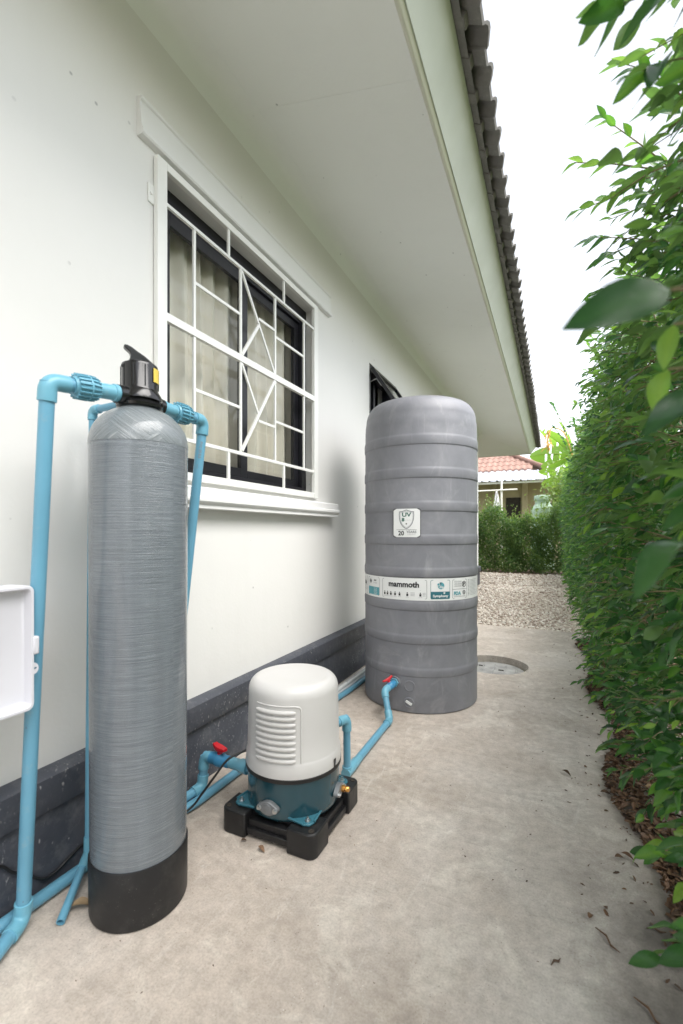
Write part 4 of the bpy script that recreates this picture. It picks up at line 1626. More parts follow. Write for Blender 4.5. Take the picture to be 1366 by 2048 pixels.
wrap('lettering', *text_mesh('YEARS', .0195, 'CENTER', .0004, 1.05), UA + 4.6, UZ - .053, RI, M['ink_g'], sticker)
wrap('lettering', *text_mesh('WARRANTY', .0085), UA + 4.6, UZ - .068, RI, M['ink_lg'], sticker)

# label band all round the waist
BZ0, BZ1 = .659, .788
RB, RB2, RB3 = .3610, .3618, .3626
band = patch('label_band', (TCX, TCY), RB, -215, 145, BZ0, BZ1, M['label'], wt, 120)
ZC = (BZ0 + BZ1) / 2
def arcw(a0_, a1_):
    return (R(a1_) - R(a0_)) * .362
def panel(a0_, a1_, mat='ink_g', w=.0022):
    return wrap('panel_outline', *ring_poly(ccw(rrect(0, 0, arcw(a0_, a1_), .110, .009)), w), (a0_ + a1_) / 2, ZC, RB2, M[mat], band)
def bt(txt, size, ang_, dz, mat='ink_g', bold=0., sq=1., align='CENTER'):
    return wrap('lettering', *text_mesh(txt, size, align, bold, sq), ang_, ZC + dz, RB3, M[mat], band)
def bar(a0_, a1_, z0_, z1_, mat, r=RB2):
    return curved_rect('print', a0_, a1_, ZC + z0_, ZC + z1_, r, M[mat], band, 6)
# leftmost panel
panel(-160, -140)
bt('G6', .030, -147, .012, 'ink', .001, 1.3)
bt('ISO 9001', .009, -147, -.03)
# diamond mark and teal block
panel(-136.5, -117)
bar(-136.1, -117.4, -.052, -.004, 'ink_cyan')
wrap('mark', *ring_poly([(0, -.015), (.014, 0), (0, .015), (-.014, 0)], .004), -131.5, ZC + .030, RB3, M['ink'], band)
wrap('mark', *fill([(0, -.006), (.006, 0), (0, .006), (-.006, 0)]), -131.5, ZC + .030, RB3, M['ink'], band)
bt('GMC', .013, -123.5, .036, 'ink', .0004)
bt('ITS-0098', .0095, -123.5, .020, 'ink_g')
for k in range(5):
    bt('CERTIFIED', .0075, -123.2, -.012 - k * .0085, 'label')
# brand panel
panel(-113, -68.5)
V, F = text_mesh('mammoth', .046, 'CENTER', .0016, 1.0)
wrap('lettering', V, F, -90.5, ZC + .026, RB3, M['ink'], band)
wrap('rule', *fill(rrect(0, 0, .21, .0016, .0005, 1)), -90.5, ZC - .006, RB2, M['ink_lg'], band)
for k, a in enumerate((-110, -106.8, -103, -98.5, -94, -86.5, -74.5)):
    bar(a - .9, a + .9, -.040, -.026, 'ink')
    bar(a - .5, a + .5, -.024, -.018, 'ink')
    bar(a - 1.6, a + 1.6, -.047, -.045, 'ink_lg')
for k in range(3):
    bar(-83.5, -79.5, -.022 - k * .008, -.019 - k * .008, 'ink_lg')
    bar(-72.4, -69.6, -.022 - k * .008, -.019 - k * .008, 'ink_lg')
# oxo circle panel with the teal foot
panel(-65.3, -46.5, 'ink_teal')
bar(-65.0, -46.8, -.0545, -.012, 'ink_teal')
def sector(r, a0_, a1_, cx_=0, cy_=0, n=16):
    V = [(cx_, cy_)] + [(cx_ + r * math.cos(R(a0_ + (a1_ - a0_) * i / n)), cy_ + r * math.sin(R(a0_ + (a1_ - a0_) * i / n))) for i in range(n + 1)]
    return V, [(0, i, i + 1) for i in range(1, n + 1)]
wrap('mark', *sector(.020, -190, 80, .004, .022), -56, ZC, RB2, M['ink_cyan'], band)
wrap('mark', *sector(.0195, 80, 168, .004, .023), -56, ZC, RB2, M['ink_teal'], band)
wrap('mark', *sector(.0095, 0, 360, -.012, .030), -56, ZC, RB3, M['label'], band)
wrap('mark', *sector(.0070, 0, 360, -.012, .030), -56, ZC, RB3 + .0006, M['ink_cyan'], band)
bt('d2p', .017, -55.0, .015, 'label', .0006)
bt('Symphony', .0195, -55.8, -.037, 'label', .0007, 1.15)
wrap('mark', *fill(star(.009)), -52.3, ZC - .020, RB3, M['label'], band)
# FDA panel
panel(-44, -25.5)
bar(-43.6, -25.9, -.002, 0, 'ink_g')
for k in range(3):
    bar(-42, -33, .014 + k * .013, .0165 + k * .013, 'ink_lg')
    bt('FOOD GRADE', .0085, -37.5, .020 + k * .013, 'ink_lg')
circ = lambda r: [(r * math.cos(2 * PI * i / 24), r * math.sin(2 * PI * i / 24)) for i in range(24)]
wrap('mark', *ring_poly(circ(.0175), .0035), -29.8, ZC + .027, RB3, M['ink'], band)
wrap('mark', [(-.013, -.009), (-.009, -.013), (.013, .009), (.009, .013)], [(0, 1, 2, 3)], -29.8, ZC + .027, RB3, M['ink'], band)
wrap('mark', [(-.013, .009), (-.009, .013), (.004, .001), (.0, -.003)], [(0, 1, 2, 3)], -29.8, ZC + .027, RB3, M['ink'], band)
bt('FDA', .028, -38.3, -.026, 'ink_cyan', .0012)
wrap('mark', *ring_poly(circ(.0125), .003), -29.8, ZC - .022, RB3, M['ink'], band)
wrap('mark', *ring_poly(circ(.006), .002), -29.8, ZC - .022, RB3, M['ink'], band)
bar(-42, -27.5, -.046, -.043, 'ink_lg')
# small print
for k in range(12):
    bar(-23.6, -21.2, .046 - k * .0082, .0485 - k * .0082, 'ink_g')
    bar(-20, -5 - (k * 7 % 5), .046 - k * .0082, .0484 - k * .0082, 'ink_lg')

# blank port and drain plug
def ring_on_tank(name, a, z, r_out, r_in, h, mat, parent):
    a = R(a)
    o = Vector(tpt(a, z, .3590))
    out = Vector((math.cos(a), math.sin(a), 0))
    s = Vector((-math.sin(a), math.cos(a), 0))
    up = Vector((0, 0, 1))
    bm = bmesh.new()
    rings = []
    for (q, d) in ((r_out, -.004), (r_out, h), (r_out - .0015, h + .001), (r_in, h + .001), (r_in - .001, h * .3)):
        rings.append([bm.verts.new(o + out * d + s * q * math.cos(2 * PI * i / 32) + up * q * math.sin(2 * PI * i / 32)) for i in range(32)])
    for p, q in zip(rings, rings[1:]):
        for i in range(32):
            bm.faces.new((p[i], p[(i + 1) % 32], q[(i + 1) % 32], q[i]))
    bm.faces.new(rings[-1])
    return finish(name, bm, mat, parent, 35)
ring_on_tank('blank_port', -84.4, .160, .0315, .0285, .0035, M['tank'], wt)
dpg = ring_on_tank('drain_plug', -85.0, .063, .031, .024, .008, M['tank'], wt)
a = R(-85)
o = Vector(tpt(a, .063, .3625))
out = Vector((math.cos(a), math.sin(a), 0))
s = Vector((-math.sin(a), math.cos(a), 0))
bm = bmesh.new()
q1, q2 = (s + Vector((0, 0, -.55))).normalized(), None
q2 = out.cross(q1)
prism(bm, [(-.020, -.008), (.020, -.008), (.020, .008), (-.020, .008)], lambda p: o + q1 * p[0] + q2 * p[1], lambda p: o + q1 * p[0] + q2 * p[1] + out * .006)
finish('plug_bar', bm, M['label'], dpg, 30, bevel=.002)

# ------------------------------------------------------------------ foliage
def leaf_grid(rows, half, rich=True):
    """unit leaf along +X, upper side +Z; returns verts, quads, width profile folded on the midrib"""
    ts = np.linspace(0, 1, rows + 1)
    V, Fq = [], []
    for t in ts:
        w = .212 * max(0., math.sin(PI * min(1, t ** .88))) ** .78
        if t > .86:
            w *= (1 - t) / .14 * .55 + .18 * (1 - (t - .86) / .14)
        if t == 0 or t == 1:
            w = .004
        z0_ = -.20 * (t - .1) ** 2
        for k in range(-half, half + 1):
            u = k / half
            V.append((t, u * w, z0_ + .30 * abs(u) * w + (0 if not rich else .012 * math.sin(t * 9 + u * 3))))
    m = 2 * half + 1
    for i in range(rows):
        for k in range(m - 1):
            Fq.append((i * m + k, (i + 1) * m + k, (i + 1) * m + k + 1, i * m + k + 1))
    return np.array(V), np.array(Fq)

LV_HI, LF_HI = leaf_grid(7, 1)
LV_LO, LF_LO = leaf_grid(4, 1)
# low-detail diamond leaf for far hedges
LV_FAR = np.array([(0, 0, 0), (.45, .24, .05), (.5, 0, -.02), (.45, -.24, .05), (1, 0, -.12)], dtype=float)
LF_FAR = np.array([(0, 2, 1), (0, 3, 2), (1, 2, 4), (2, 3, 4)])

def frames(d, nrm):
    d = d / np.linalg.norm(d, axis=1, keepdims=True)
    nrm = nrm - d * np.sum(nrm * d, 1, keepdims=True)
    nrm = nrm / (np.linalg.norm(nrm, axis=1, keepdims=True) + 1e-9)
    return d, np.cross(nrm, d), nrm

def leaf_batch(name, P, D, Nn, Sz, tone, tv, tf, mat, parent, kind=None, curl=None):
    x, y, z = frames(D, Nn)
    n = len(P)
    t = np.broadcast_to(tv[None], (n, len(tv), 3)).copy()
    wv = rng.uniform(.80, 1.15, (n, 1))
    t[..., 1] *= wv
    t[..., 2] *= rng.uniform(.4, 1.9, (n, 1))
    V = P[:, None] + Sz[:, None, None] * (t[..., 0:1] * x[:, None] + t[..., 1:2] * y[:, None] + t[..., 2:3] * z[:, None])
    F = (tf[None] + (np.arange(n) * len(tv))[:, None, None]).reshape(-1, tf.shape[1])
    return mesh_np(name, V.reshape(-1, 3), F, mat, parent, (tone[:, None] + np.where(np.abs(tv[:, 1]) < 1e-6, .10, -.02)[None, :]).clip(0, 1).ravel(), 1, kind)

def pn(y, z, k=0.):
    """smooth pseudo-noise in about -1..1"""
    return (np.sin(1.9 * y + 2.3 * z + k) + np.sin(3.7 * y - 1.4 * z + 1.7 + k * 2) * .7 + np.sin(6.1 * y + 4.9 * z + .4 + k) * .45) / 2.15

def unit(v):
    return v / np.linalg.norm(v, axis=1, keepdims=True)

def twig_leaves(o, d, L, nl, size, tonebase):
    """alternate leaves along twigs: o,d (N,3); L, nl scalars/arrays"""
    n = len(o)
    P, D, Nn, Sz, T = [], [], [], [], []
    up = np.array([0, 0, 1.])
    s = np.cross(d, up[None])
    s = unit(s + 1e-6)
    w = np.cross(s, d)
    roll = rng.uniform(0, 2 * PI, n)
    for k in range(nl):
        t = (k + .6) / nl
        a = roll + k * 2.4 + rng.normal(0, .3, n)
        e = s * np.cos(a)[:, None] + w * np.sin(a)[:, None]
        flat = s * np.where(k % 2 == 0, 1, -1)
        e = unit(e * .55 + flat * .75)
        c = rng.uniform(.45, 1.05, n)[:, None] * (1.1 - .75 * t)
        ld = unit(d * (1 - .55 * c) + e * c * 1.0 + np.array([0, 0, -1]) * rng.uniform(.05, .55, n)[:, None])
        p = o + d * (L * t)[:, None] + np.array([0, 0, -1.]) * (.25 * L * t * t)[:, None]
        nn = up[None] * .95 + rng.normal(0, .42, (n, 3)) + np.array([-.30, -.12, 0])
        P.append(p); D.append(ld); Nn.append(nn)
        Sz.append(size * rng.uniform(.62, 1.15, n) * (1.05 - .25 * t))
        T.append(np.clip(tonebase + rng.normal(0, .17, n) + .25 * (t > .85), 0, 1))
    return [np.concatenate(q) for q in (P, D, Nn, Sz, T)]

def face_x(y, z):
    """path-side surface of the hedge"""
    x = .315 - .045 * pn(y, z * 1.4) - .05 * np.exp(-((z - 1.25) / .75) ** 2)
    x = x + .07 * np.clip((.35 - z) / .35, 0, 1) * np.clip((2.6 - y) / 1.2, 0, 1)
    x = x + .03 * np.clip((z - 1.6) / .5, 0, 1) * np.clip((y - 2.5) / 1.5, 0, 1)
    return x

def top_z(y):
    return 2.06 + .45 * np.clip((1.15 - y) / .4, 0, 1) + .10 * np.clip((y - 2.0) / 4.0, 0, 1) + .07 * np.sin(2.3 * y) + .06 * np.sin(5.1 * y + 1) + .05 * np.sin(11.3 * y)

hedge = thing('hedge', 'tall dark green glossy-leaved hedge along the right side of the path', 'hedge', (.6, 5, 0))

def hedge_face():
    O, Dv, Ls, SZ = [], [], [], []
    for (ya, yb, dens, sz) in ((.30, 1.6, 215, .067), (1.6, 3.2, 215, .068), (3.2, 6.0, 170, .070), (6.0, 12.4, 120, .082)):
        n = int((yb - ya) * 2.6 * dens)
        y = rng.uniform(ya, yb, n)
        z = rng.uniform(.0, 1., n)
        zt = top_z(y)
        z = .05 + z * (zt - .02)
        zlow = .13 + .15 * np.clip((2.4 - y) / 1.0, 0, 1)
        keep = ~((y < 2.9) & (z < zlow) & (rng.random(n) < .95))
        y, z = y[keep], z[keep]
        n = len(y)
        dep = rng.random(n) ** 1.3 * .30
        x = face_x(y, z) + dep + .02
        o = np.stack([x, y, z], 1)
        d = unit(np.stack([-np.ones(n) * .9, rng.normal(-.12, .45, n), rng.normal(.12, .38, n)], 1))
        O.append(o); Dv.append(d)
        Ls.append(rng.uniform(.10, .20, n)); SZ.append(np.full(n, sz))
    n = 700
    y = rng.uniform(-1.6, .30, n)
    z = .05 + rng.random(n) * 2.45
    O.append(np.stack([face_x(y, z) + rng.random(n) * .3 + .06, y, z], 1))
    Dv.append(unit(np.stack([-np.ones(n) * .9, rng.normal(-.1, .45, n), rng.normal(.1, .4, n)], 1)))
    Ls.append(rng.uniform(.10, .18, n)); SZ.append(np.full(n, .085))
    # crown of the hedge: shoots rising above the clipped top
    n = 900
    y = rng.uniform(1.2, 12.3, n)
    x = face_x(y, 2.0) + rng.random(n) * .55
    z = top_z(y) + rng.normal(-.02, .04, n)
    O.append(np.stack([x, y, z], 1))
    Dv.append(unit(np.stack([rng.normal(-.45, .35, n), rng.normal(0, .4, n), rng.uniform(.5, 1.1, n)], 1)))
    Ls.append(rng.uniform(.10, .24, n)); SZ.append(np.full(n, .072))
    O, Dv, Ls, SZ = np.concatenate(O), np.concatenate(Dv), np.concatenate(Ls), np.concatenate(SZ)
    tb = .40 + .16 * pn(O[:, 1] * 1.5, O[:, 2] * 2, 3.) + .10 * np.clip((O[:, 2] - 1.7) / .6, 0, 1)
    # keep the air round the camera clear
    dist = np.linalg.norm(O - np.array(EYE)[None], axis=1)
    ok = dist > .52
    O, Dv, Ls, SZ, tb = O[ok], Dv[ok], Ls[ok], SZ[ok], tb[ok]
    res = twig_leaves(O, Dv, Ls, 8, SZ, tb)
    old = rng.random(len(res[4])) < .014
    res[4][old] = 1.
    res[3] *= np.where(rng.random(len(res[3])) < .2, .72, 1.)
    return O, Dv, Ls, res

TO, TD, TL, (LP, LD, LN, LS, LT) = hedge_face()

# hand-set shoots that reach over the path
SH = []          # each: (points of the stem, number of leaves, leaf size, tone)
def shoot(pts, nl, size, tone, r=.0028):
    SH.append((catmull(pts, 5), nl, size, tone, r))
# twig crossing the upper right corner close to the camera
shoot([(.36, .86, 1.92), (.25, .87, 1.925), (.14, .86, 1.92), (.07, .84, 1.905)], 11, .082, .58)
shoot([(.34, .82, 1.70), (.25, .83, 1.74), (.17, .81, 1.755), (.12, .79, 1.74)], 9, .080, .52)
shoot([(.38, .92, 1.62), (.28, .90, 1.645), (.20, .88, 1.64)], 8, .074, .55)
shoot([(.36, .95, 1.98), (.28, .96, 2.02), (.20, .96, 2.06)], 8, .074, .60)
# long shoot at mid height
shoot([(.50, 1.62, 1.93), (.36, 1.58, 2.06), (.20, 1.56, 2.14), (.06, 1.55, 2.19)], 16, .060, .72, .004)
shoot([(.33, 1.58, 2.08), (.25, 1.54, 2.15), (.17, 1.52, 2.23), (.13, 1.51, 2.27)], 10, .056, .82)
shoot([(.24, 1.57, 2.12), (.17, 1.60, 2.09), (.08, 1.60, 2.07)], 9, .056, .72)
shoot([(.42, 1.60, 2.00), (.36, 1.50, 2.14), (.30, 1.46, 2.22), (.27, 1.44, 2.26)], 10, .056, .78)
shoot([(.44, 1.5, 1.92), (.34, 1.44, 2.0), (.26, 1.42, 2.03)], 9, .058, .70)
shoot([(.45, 1.55, 1.86), (.33, 1.50, 1.88), (.22, 1.48, 1.86), (.13, 1.47, 1.84)], 10, .060, .55)
shoot([(.50, 1.75, 1.90), (.40, 1.74, 2.06), (.36, 1.72, 2.20)], 10, .058, .74)
for (y_, z_, dx_, dz_, n_, t_) in ((1.34, 2.02, .20, .20, 10, .80), (1.44, 1.80, .24, .06, 10, .62), (1.66, 1.76, .22, .05, 10, .66),
                                  (1.26, 2.12, .14, .22, 9, .86), (1.05, 1.96, .14, .12, 8, .78)):
    shoot([(.42, y_ + .03, z_ - .06), (.42 - dx_ * .5, y_ + .01, z_ + dz_ * .3), (.42 - dx_, y_ - .02, z_ + dz_ * .8), (.40 - dx_ * 1.25, y_ - .04, z_ + dz_)], n_, .062, t_)
# small shoots lower down against the sky
shoot([(.40, 2.0, 1.72), (.28, 1.97, 1.78), (.17, 1.95, 1.80)], 9, .060, .62)
shoot([(.40, 2.6, 1.98), (.28, 2.6, 2.03), (.18, 2.6, 2.03)], 9, .058, .58)
shoot([(.40, 3.1, 1.98), (.26, 3.1, 2.00), (.15, 3.1, 1.97)], 9, .060, .50)
shoot([(.46, 9.6, 2.1), (.28, 9.6, 2.8), (.10, 9.6, 3.3), (.0, 9.6, 3.52)], 22, .12, .5, .007)
shoot([(.40, 9.2, 2.1), (.2, 9.2, 2.7), (.03, 9.2, 2.98)], 18, .11, .45, .006)
shoot([(.5, 8.6, 2.1), (.40, 8.6, 2.6), (.33, 8.6, 2.95)], 18, .10, .5, .006)
sp0 = [[], [], [], [], []]
for (pts, nl, size, tone, r) in SH:
    m = len(pts)
    for k in range(nl):
        t = .12 + .88 * (k + .5) / nl
        q = t * (m - 1)
        i = min(int(q), m - 2)
        p = pts[i].lerp(pts[i + 1], q - i)
        d = (pts[i + 1] - pts[i]).normalized()
        side = d.cross(Vector((0, 0, 1))).normalized() * (1 if k % 2 else -1)
        upv = side.cross(d)
        ang_ = random.uniform(.5, 1.0) * (1.25 - .8 * t)
        ld = d * math.cos(ang_) + (side * .85 + Vector((0, 0, random.uniform(-.55, .35)))).normalized() * math.sin(ang_) + Vector((0, 0, -.28 * random.random()))
        sp0[0].append(p[:]); sp0[1].append(ld[:]); sp0[2].append((random.gauss(-.25, .4), random.gauss(-.75, .35), random.gauss(.55, .4)))
        sp0[3].append(size * random.uniform(.72, 1.1)); sp0[4].append(min(1, max(0, tone + random.gauss(0, .13))))
# single leaves very near the lens
for (p, d, nn, s_, t_) in (
    ((.082, .419, 1.245), (-.065, -.041, -.024), (-.12, -1., .02), .086, .22),
    ((.116, .478, 1.052), (-.064, -.052, -.024), (.0, .28, 1.), .088, .46),
    ((.122, .609, 1.290), (-.012, -.006, -.045), (-.45, -.85, .1), .050, .99),
    ((.116, .606, 1.240), (-.016, .0, -.045), (-.55, -.8, .1), .050, .97),
    ((.150, .600, 1.215), (-.05, -.03, -.035), (-.2, -.75, .6), .085, .30),
    ((.175, .70, 1.10), (-.08, -.02, -.05), (-.2, -.6, .7), .062, .45)):
    sp0[0].append(p); sp0[1].append(d); sp0[2].append(nn); sp0[3].append(s_); sp0[4].append(t_)
SP, SD, SN, SSz, ST = [np.array(a, dtype=float) for a in sp0]
near_stems = [((.082, .419, 1.245), (.16, .44, 1.25)), ((.116, .478, 1.052), (.18, .49, 1.06)), ((.122, .609, 1.290), (.22, .62, 1.29)), ((.116, .606, 1.240), (.22, .62, 1.24))]

AP, AD, AN, AS, AT = [np.concatenate(q) for q in ((LP, SP), (LD, SD), (LN, SN), (LS, SSz), (LT, ST))]
# leaves that show largest become parts of their own
fwd = np.array([-math.sin(YAW), math.cos(YAW), 0]); rgt = np.array([math.cos(YAW), math.sin(YAW), 0])
tip = AP + AD / np.linalg.norm(AD, axis=1, keepdims=True) * (AS * .5)[:, None]
rel = tip - np.array(EYE)[None]
dep = rel @ fwd
lat = rel @ rgt
inside = (dep > .1) & (np.abs(lat / np.maximum(dep, .01)) < .765) & (rel[:, 2] / np.maximum(dep, .01) > -1.1) & (rel[:, 2] / np.maximum(dep, .01) < 1.2)
sheet = AP[:, 0] - face_x(AP[:, 1], AP[:, 2])
score = np.where(inside & (sheet < .06), AS / np.maximum(dep, .05), 0)
order = np.argsort(-score)
big = order[:300]
rest = np.setdiff1d(np.arange(len(AP)), big)

TONES = [.12, .3, .45, .6, .78, .97]
leaf_me = []
for ti, tv_ in enumerate(TONES):
    for vi in range(2):
        V = LV_HI.copy()
        V[:, 1] *= (1.0, 1.14)[vi]
        V[:, 2] *= (1.0, 1.6)[vi]
        V[:, 2] += (.0, .05)[vi] * np.sin(V[:, 0] * 6)
        o = mesh_np('leaf', V, LF_HI, M['leaf'], None, np.where(np.abs(V[:, 1]) < 1e-6, tv_ + .12, tv_ - .03).clip(0, 1), 1)
        leaf_me.append(o.data)
        bpy.data.objects.remove(o)
fx, fy, fz = frames(AD[big], AN[big])
for i, gi in enumerate(big):
    ti = int(np.argmin([abs(AT[gi] - t) for t in TONES]))
    o = bpy.data.objects.new('leaf', leaf_me[ti * 2 + (i % 2)])
    C.objects.link(o)
    o.parent = hedge
    mw = Matrix(((fx[i][0], fy[i][0], fz[i][0], 0), (fx[i][1], fy[i][1], fz[i][1], 0), (fx[i][2], fy[i][2], fz[i][2], 0), (0, 0, 0, 1)))
    o.matrix_local = Matrix.Translation(Vector(AP[gi]) - hedge.location) @ mw @ Matrix.Scale(float(AS[gi]), 4)
nearm = rest[AP[rest][:, 1] < 5.0]
farm = rest[AP[rest][:, 1] >= 5.0]
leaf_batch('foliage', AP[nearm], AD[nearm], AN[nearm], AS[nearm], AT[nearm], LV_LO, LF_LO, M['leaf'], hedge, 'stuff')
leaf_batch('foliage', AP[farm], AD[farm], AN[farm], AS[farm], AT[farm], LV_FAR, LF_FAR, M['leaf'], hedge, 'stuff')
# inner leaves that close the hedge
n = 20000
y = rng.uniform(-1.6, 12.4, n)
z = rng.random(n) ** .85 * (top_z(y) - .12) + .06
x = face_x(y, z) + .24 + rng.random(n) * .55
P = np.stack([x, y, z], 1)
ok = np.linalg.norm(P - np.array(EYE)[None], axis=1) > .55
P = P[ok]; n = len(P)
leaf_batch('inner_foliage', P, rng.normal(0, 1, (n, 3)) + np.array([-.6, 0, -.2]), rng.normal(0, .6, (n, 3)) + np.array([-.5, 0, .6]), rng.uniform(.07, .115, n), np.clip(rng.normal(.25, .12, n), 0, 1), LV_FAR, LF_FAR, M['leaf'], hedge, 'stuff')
# stems: trunks, limbs and visible twigs
bm = bmesh.new()
for y in np.arange(-1.5, 12.3, .42):
    x = .62 + random.uniform(-.06, .06)
    h = float(top_z(y)) - .1
    pts = [(x, y, -.03), (x + random.uniform(-.03, .03), y + random.uniform(-.04, .04), h * .35), (x + random.uniform(-.08, .05), y + random.uniform(-.1, .1), h * .7), (x + random.uniform(-.12, .05), y + random.uniform(-.14, .14), h)]
    tube(bm, pts, [.022, .018, .012, .005], 7)
    for k in range(7):
        z = h * random.uniform(.1, .9)
        tube(bm, [(x, y, z), (x - .14, y + random.uniform(-.15, .15), z + .08), (x - .27, y + random.uniform(-.25, .25), z + random.uniform(.08, .2))], [.009, .006, .003], 5)
finish('stems', bm, M['bark'], hedge, 60, kind='stuff')
bm = bmesh.new()
sel = rng.permutation(np.where(TO[:, 1] < 4)[0])[:1500]
for i in sel:
    o, d, L = Vector(TO[i]), Vector(TD[i]), float(TL[i])
    tube(bm, [o - d * .05, o + d * L * .5 + Vector((0, 0, -.06 * L)), o + d * L + Vector((0, 0, -.25 * L))], [.0026, .0020, .0010], 4, False)
finish('twigs', bm, M['twig'], hedge, 60, kind='stuff')
for (pts, nl, size, tone, r) in SH:
    k = len(pts)
    tubeo('branch', pts, [r * (1 - .72 * i / (k - 1)) for i in range(k)], M['twig'], hedge, 7)
for a, b in near_stems:
    tubeo('branch', [a, b], .0014, M['twig'], hedge, 6)

# far hedge across the end of the gravel
def bush(root, x0, x1, y0, y1, ztop, n, size, mat, tone=.45, spread=.2):
    x = rng.uniform(x0, x1, n)
    zt = ztop(x)
    z = rng.random(n) ** .92 * (zt - .02) + .02
    y = y0 + (y1 - y0) * rng.random(n) ** 1.6 + .05 * np.sin(x * 9 + z * 6)
    P = np.stack([x, y, z], 1)
    D = unit(np.stack([rng.normal(0, .6, n), -np.abs(rng.normal(.5, .5, n)), rng.normal(.25, .55, n)], 1))
    N_ = rng.normal(0, .55, (n, 3)) + np.array([0, -.85, .5])
    T = np.clip(tone + rng.normal(0, spread, n) + .18 * pn(x * 3, z * 3, 1.), 0, 1)
    return leaf_batch('foliage', P, D, N_, rng.uniform(.6, 1.3, n) * size, T, LV_FAR, LF_FAR, mat, root, 'stuff')

fh = thing('hedge', 'low bright green hedge across the far end of the gravel yard', 'hedge', (-1.5, 12.6, 0))
fzt = lambda x: 1.52 + .16 * np.sin(x * 3.3 + .6) + .10 * np.sin(x * 8.1) + .06 * np.sin(x * 19)
bush(fh, -6.5, .75, 12.3, 13.0, fzt, 62000, .066, M['leaf_far'], .36)
n = 1500
x = rng.uniform(-6.5, .7, n)
P = np.stack([x, rng.uniform(12.4, 12.9, n), fzt(x) + rng.exponential(.09, n)], 1)
leaf_batch('foliage', P, np.stack([rng.normal(0, .5, n), rng.normal(0, .5, n), np.ones(n)], 1), rng.normal(0, 1, (n, 3)), rng.uniform(.05, .08, n), np.clip(rng.normal(.7, .2, n), 0, 1), LV_FAR, LF_FAR, M['leaf_far'], fh, 'stuff')
bm = bmesh.new()
for x in np.arange(-6.3, .7, .35):
    tube(bm, [(x, 12.75, -.03), (x + random.uniform(-.05, .05), 12.72, .7), (x + random.uniform(-.1, .1), 12.68, 1.45)], [.018, .012, .004], 6)
finish('stems', bm, M['bark'], fh, 60, kind='stuff')

# light bush behind the corner of the two hedges
sb = thing('shrub', 'pale yellow-green shrub above the far hedge beside the pale green tank', 'shrub', (.25, 13.6, 0))
n = 2600
c = rng.normal(0, 1, (n, 3)) * np.array([.28, .25, .42]) + np.array([.42, 13.5, 1.92])
leaf_batch('foliage', c, rng.normal(0, 1, (n, 3)), rng.normal(0, .5, (n, 3)) + np.array([0, -.3, .8]), rng.uniform(.08, .14, n), np.clip(rng.normal(.78, .2, n), 0, 1), LV_FAR, LF_FAR, M['leaf_far'], sb, 'stuff')
tubeo('trunk', [(.3, 13.6, -.05), (.27, 13.55, 1.0), (.28, 13.5, 2.2)], [.04, .03, .012], M['bark'], sb, 10)

# banana plants behind the hedge
def banana_leaf(root, base, az, el, L, W, droop, tone, torn=.12, roll=60):
    n, m = 22, 4
    V, F, Tn = [], [], []
    d = Vector((math.cos(az) * math.cos(el), math.sin(az) * math.cos(el), math.sin(el)))
    p = Vector(base)
    pts = []
    for i in range(n + 1):
        t = i / n
        pts.append(p.copy())
        d2 = (d + Vector((0, 0, -droop * t * 1.6))).normalized()
        p = p + d2 * L / n
    mid = tubeo('midrib', pts, [.020 * (1 - .85 * i / n) for i in range(n + 1)], M['banana'], root, 6)
    if True:
        at = mid.data.attributes.new('tone', 'FLOAT', 'POINT')
        at.data.foreach_set('value', [.9] * len(mid.data.vertices))
    bm = bmesh.new()
    lay = None
    for sg in (-1, 1):
        prev = None
        for i in range(2, n + 1):
            t = i / n
            w = W * math.sin(PI * min(1, (t - .06) / .94) ** .75) ** .6 if t < 1 else 0
            tg = (pts[min(i + 1, n)] - pts[i - 1]).normalized()
            side = (Matrix.Rotation(R(roll), 3, tg) @ tg.cross(Vector((0, 0, 1))).normalized()) * sg
            upv = side.cross(tg) * sg
            row = [bm.verts.new(pts[i] + side * w * k / m + upv * (w * .35 * (k / m)) + Vector((0, 0, -.25 * w * (k / m) ** 2))) for k in range(m + 1)]
            if prev and random.random() > torn:
                for k in range(m):
                    bm.faces.new((prev[k], prev[k + 1], row[k + 1], row[k]))
            prev = row
    o = finish('leaf', bm, M['banana'], root, 60)
    at = o.data.attributes.new('tone', 'FLOAT', 'POINT')
    at.data.foreach_set('value', np.clip(tone + rng.normal(0, .06, len(o.data.vertices)), 0, 1).astype(np.float32))
    return o

def banana(label, x, y, h, leaves):
    b = thing('banana_plant', label, 'banana plant', (x, y, 0), 'banana plants behind the hedge')
    tubeo('trunk', [(x, y, -.06), (x + .02, y, h * .5), (x, y, h)], [.10, .085, .05], M['banana_fruit'] if False else M['twig'], b, 12)
    for (az, el, L, W, dr, tn) in leaves:
        banana_leaf(b, (x, y, h - .02), R(az), R(el), L, W, dr, tn, roll=random.uniform(40, 75))
    return b
b1 = banana('banana plant with orange flower bunch, its broad leaf rising over the roof end', .55, 14.6, 3.25,
            [(160, 50, 1.35, .27, .2, .45), (185, 18, 1.2, .28, .35, .35), (120, 65, 1.4, .25, .3, .4), (20, 45, 1.6, .25, .4, .4), (200, -12, 1.1, .24, .3, .6), (300, 40, 1.3, .25, .4, .4)])
for k in range(26):
    t = random.random()
    cx_, cz_ = -.12 + random.gauss(0, .07), 3.95 - .55 * t
    tubeo('flower', [(cx_, 14.3, cz_ + .05), (cx_ + random.gauss(0, .05), 14.28 + random.gauss(0, .04), cz_ - .08)], [.018, .006], M['banana_fruit'], b1, 6)
tubeo('flower_stalk', catmull([(.52, 14.58, 3.25), (.3, 14.45, 3.9), (.0, 14.35, 4.05), (-.12, 14.3, 3.8), (-.12, 14.3, 3.45)]), .018, M['banana_fruit'], b1, 8)
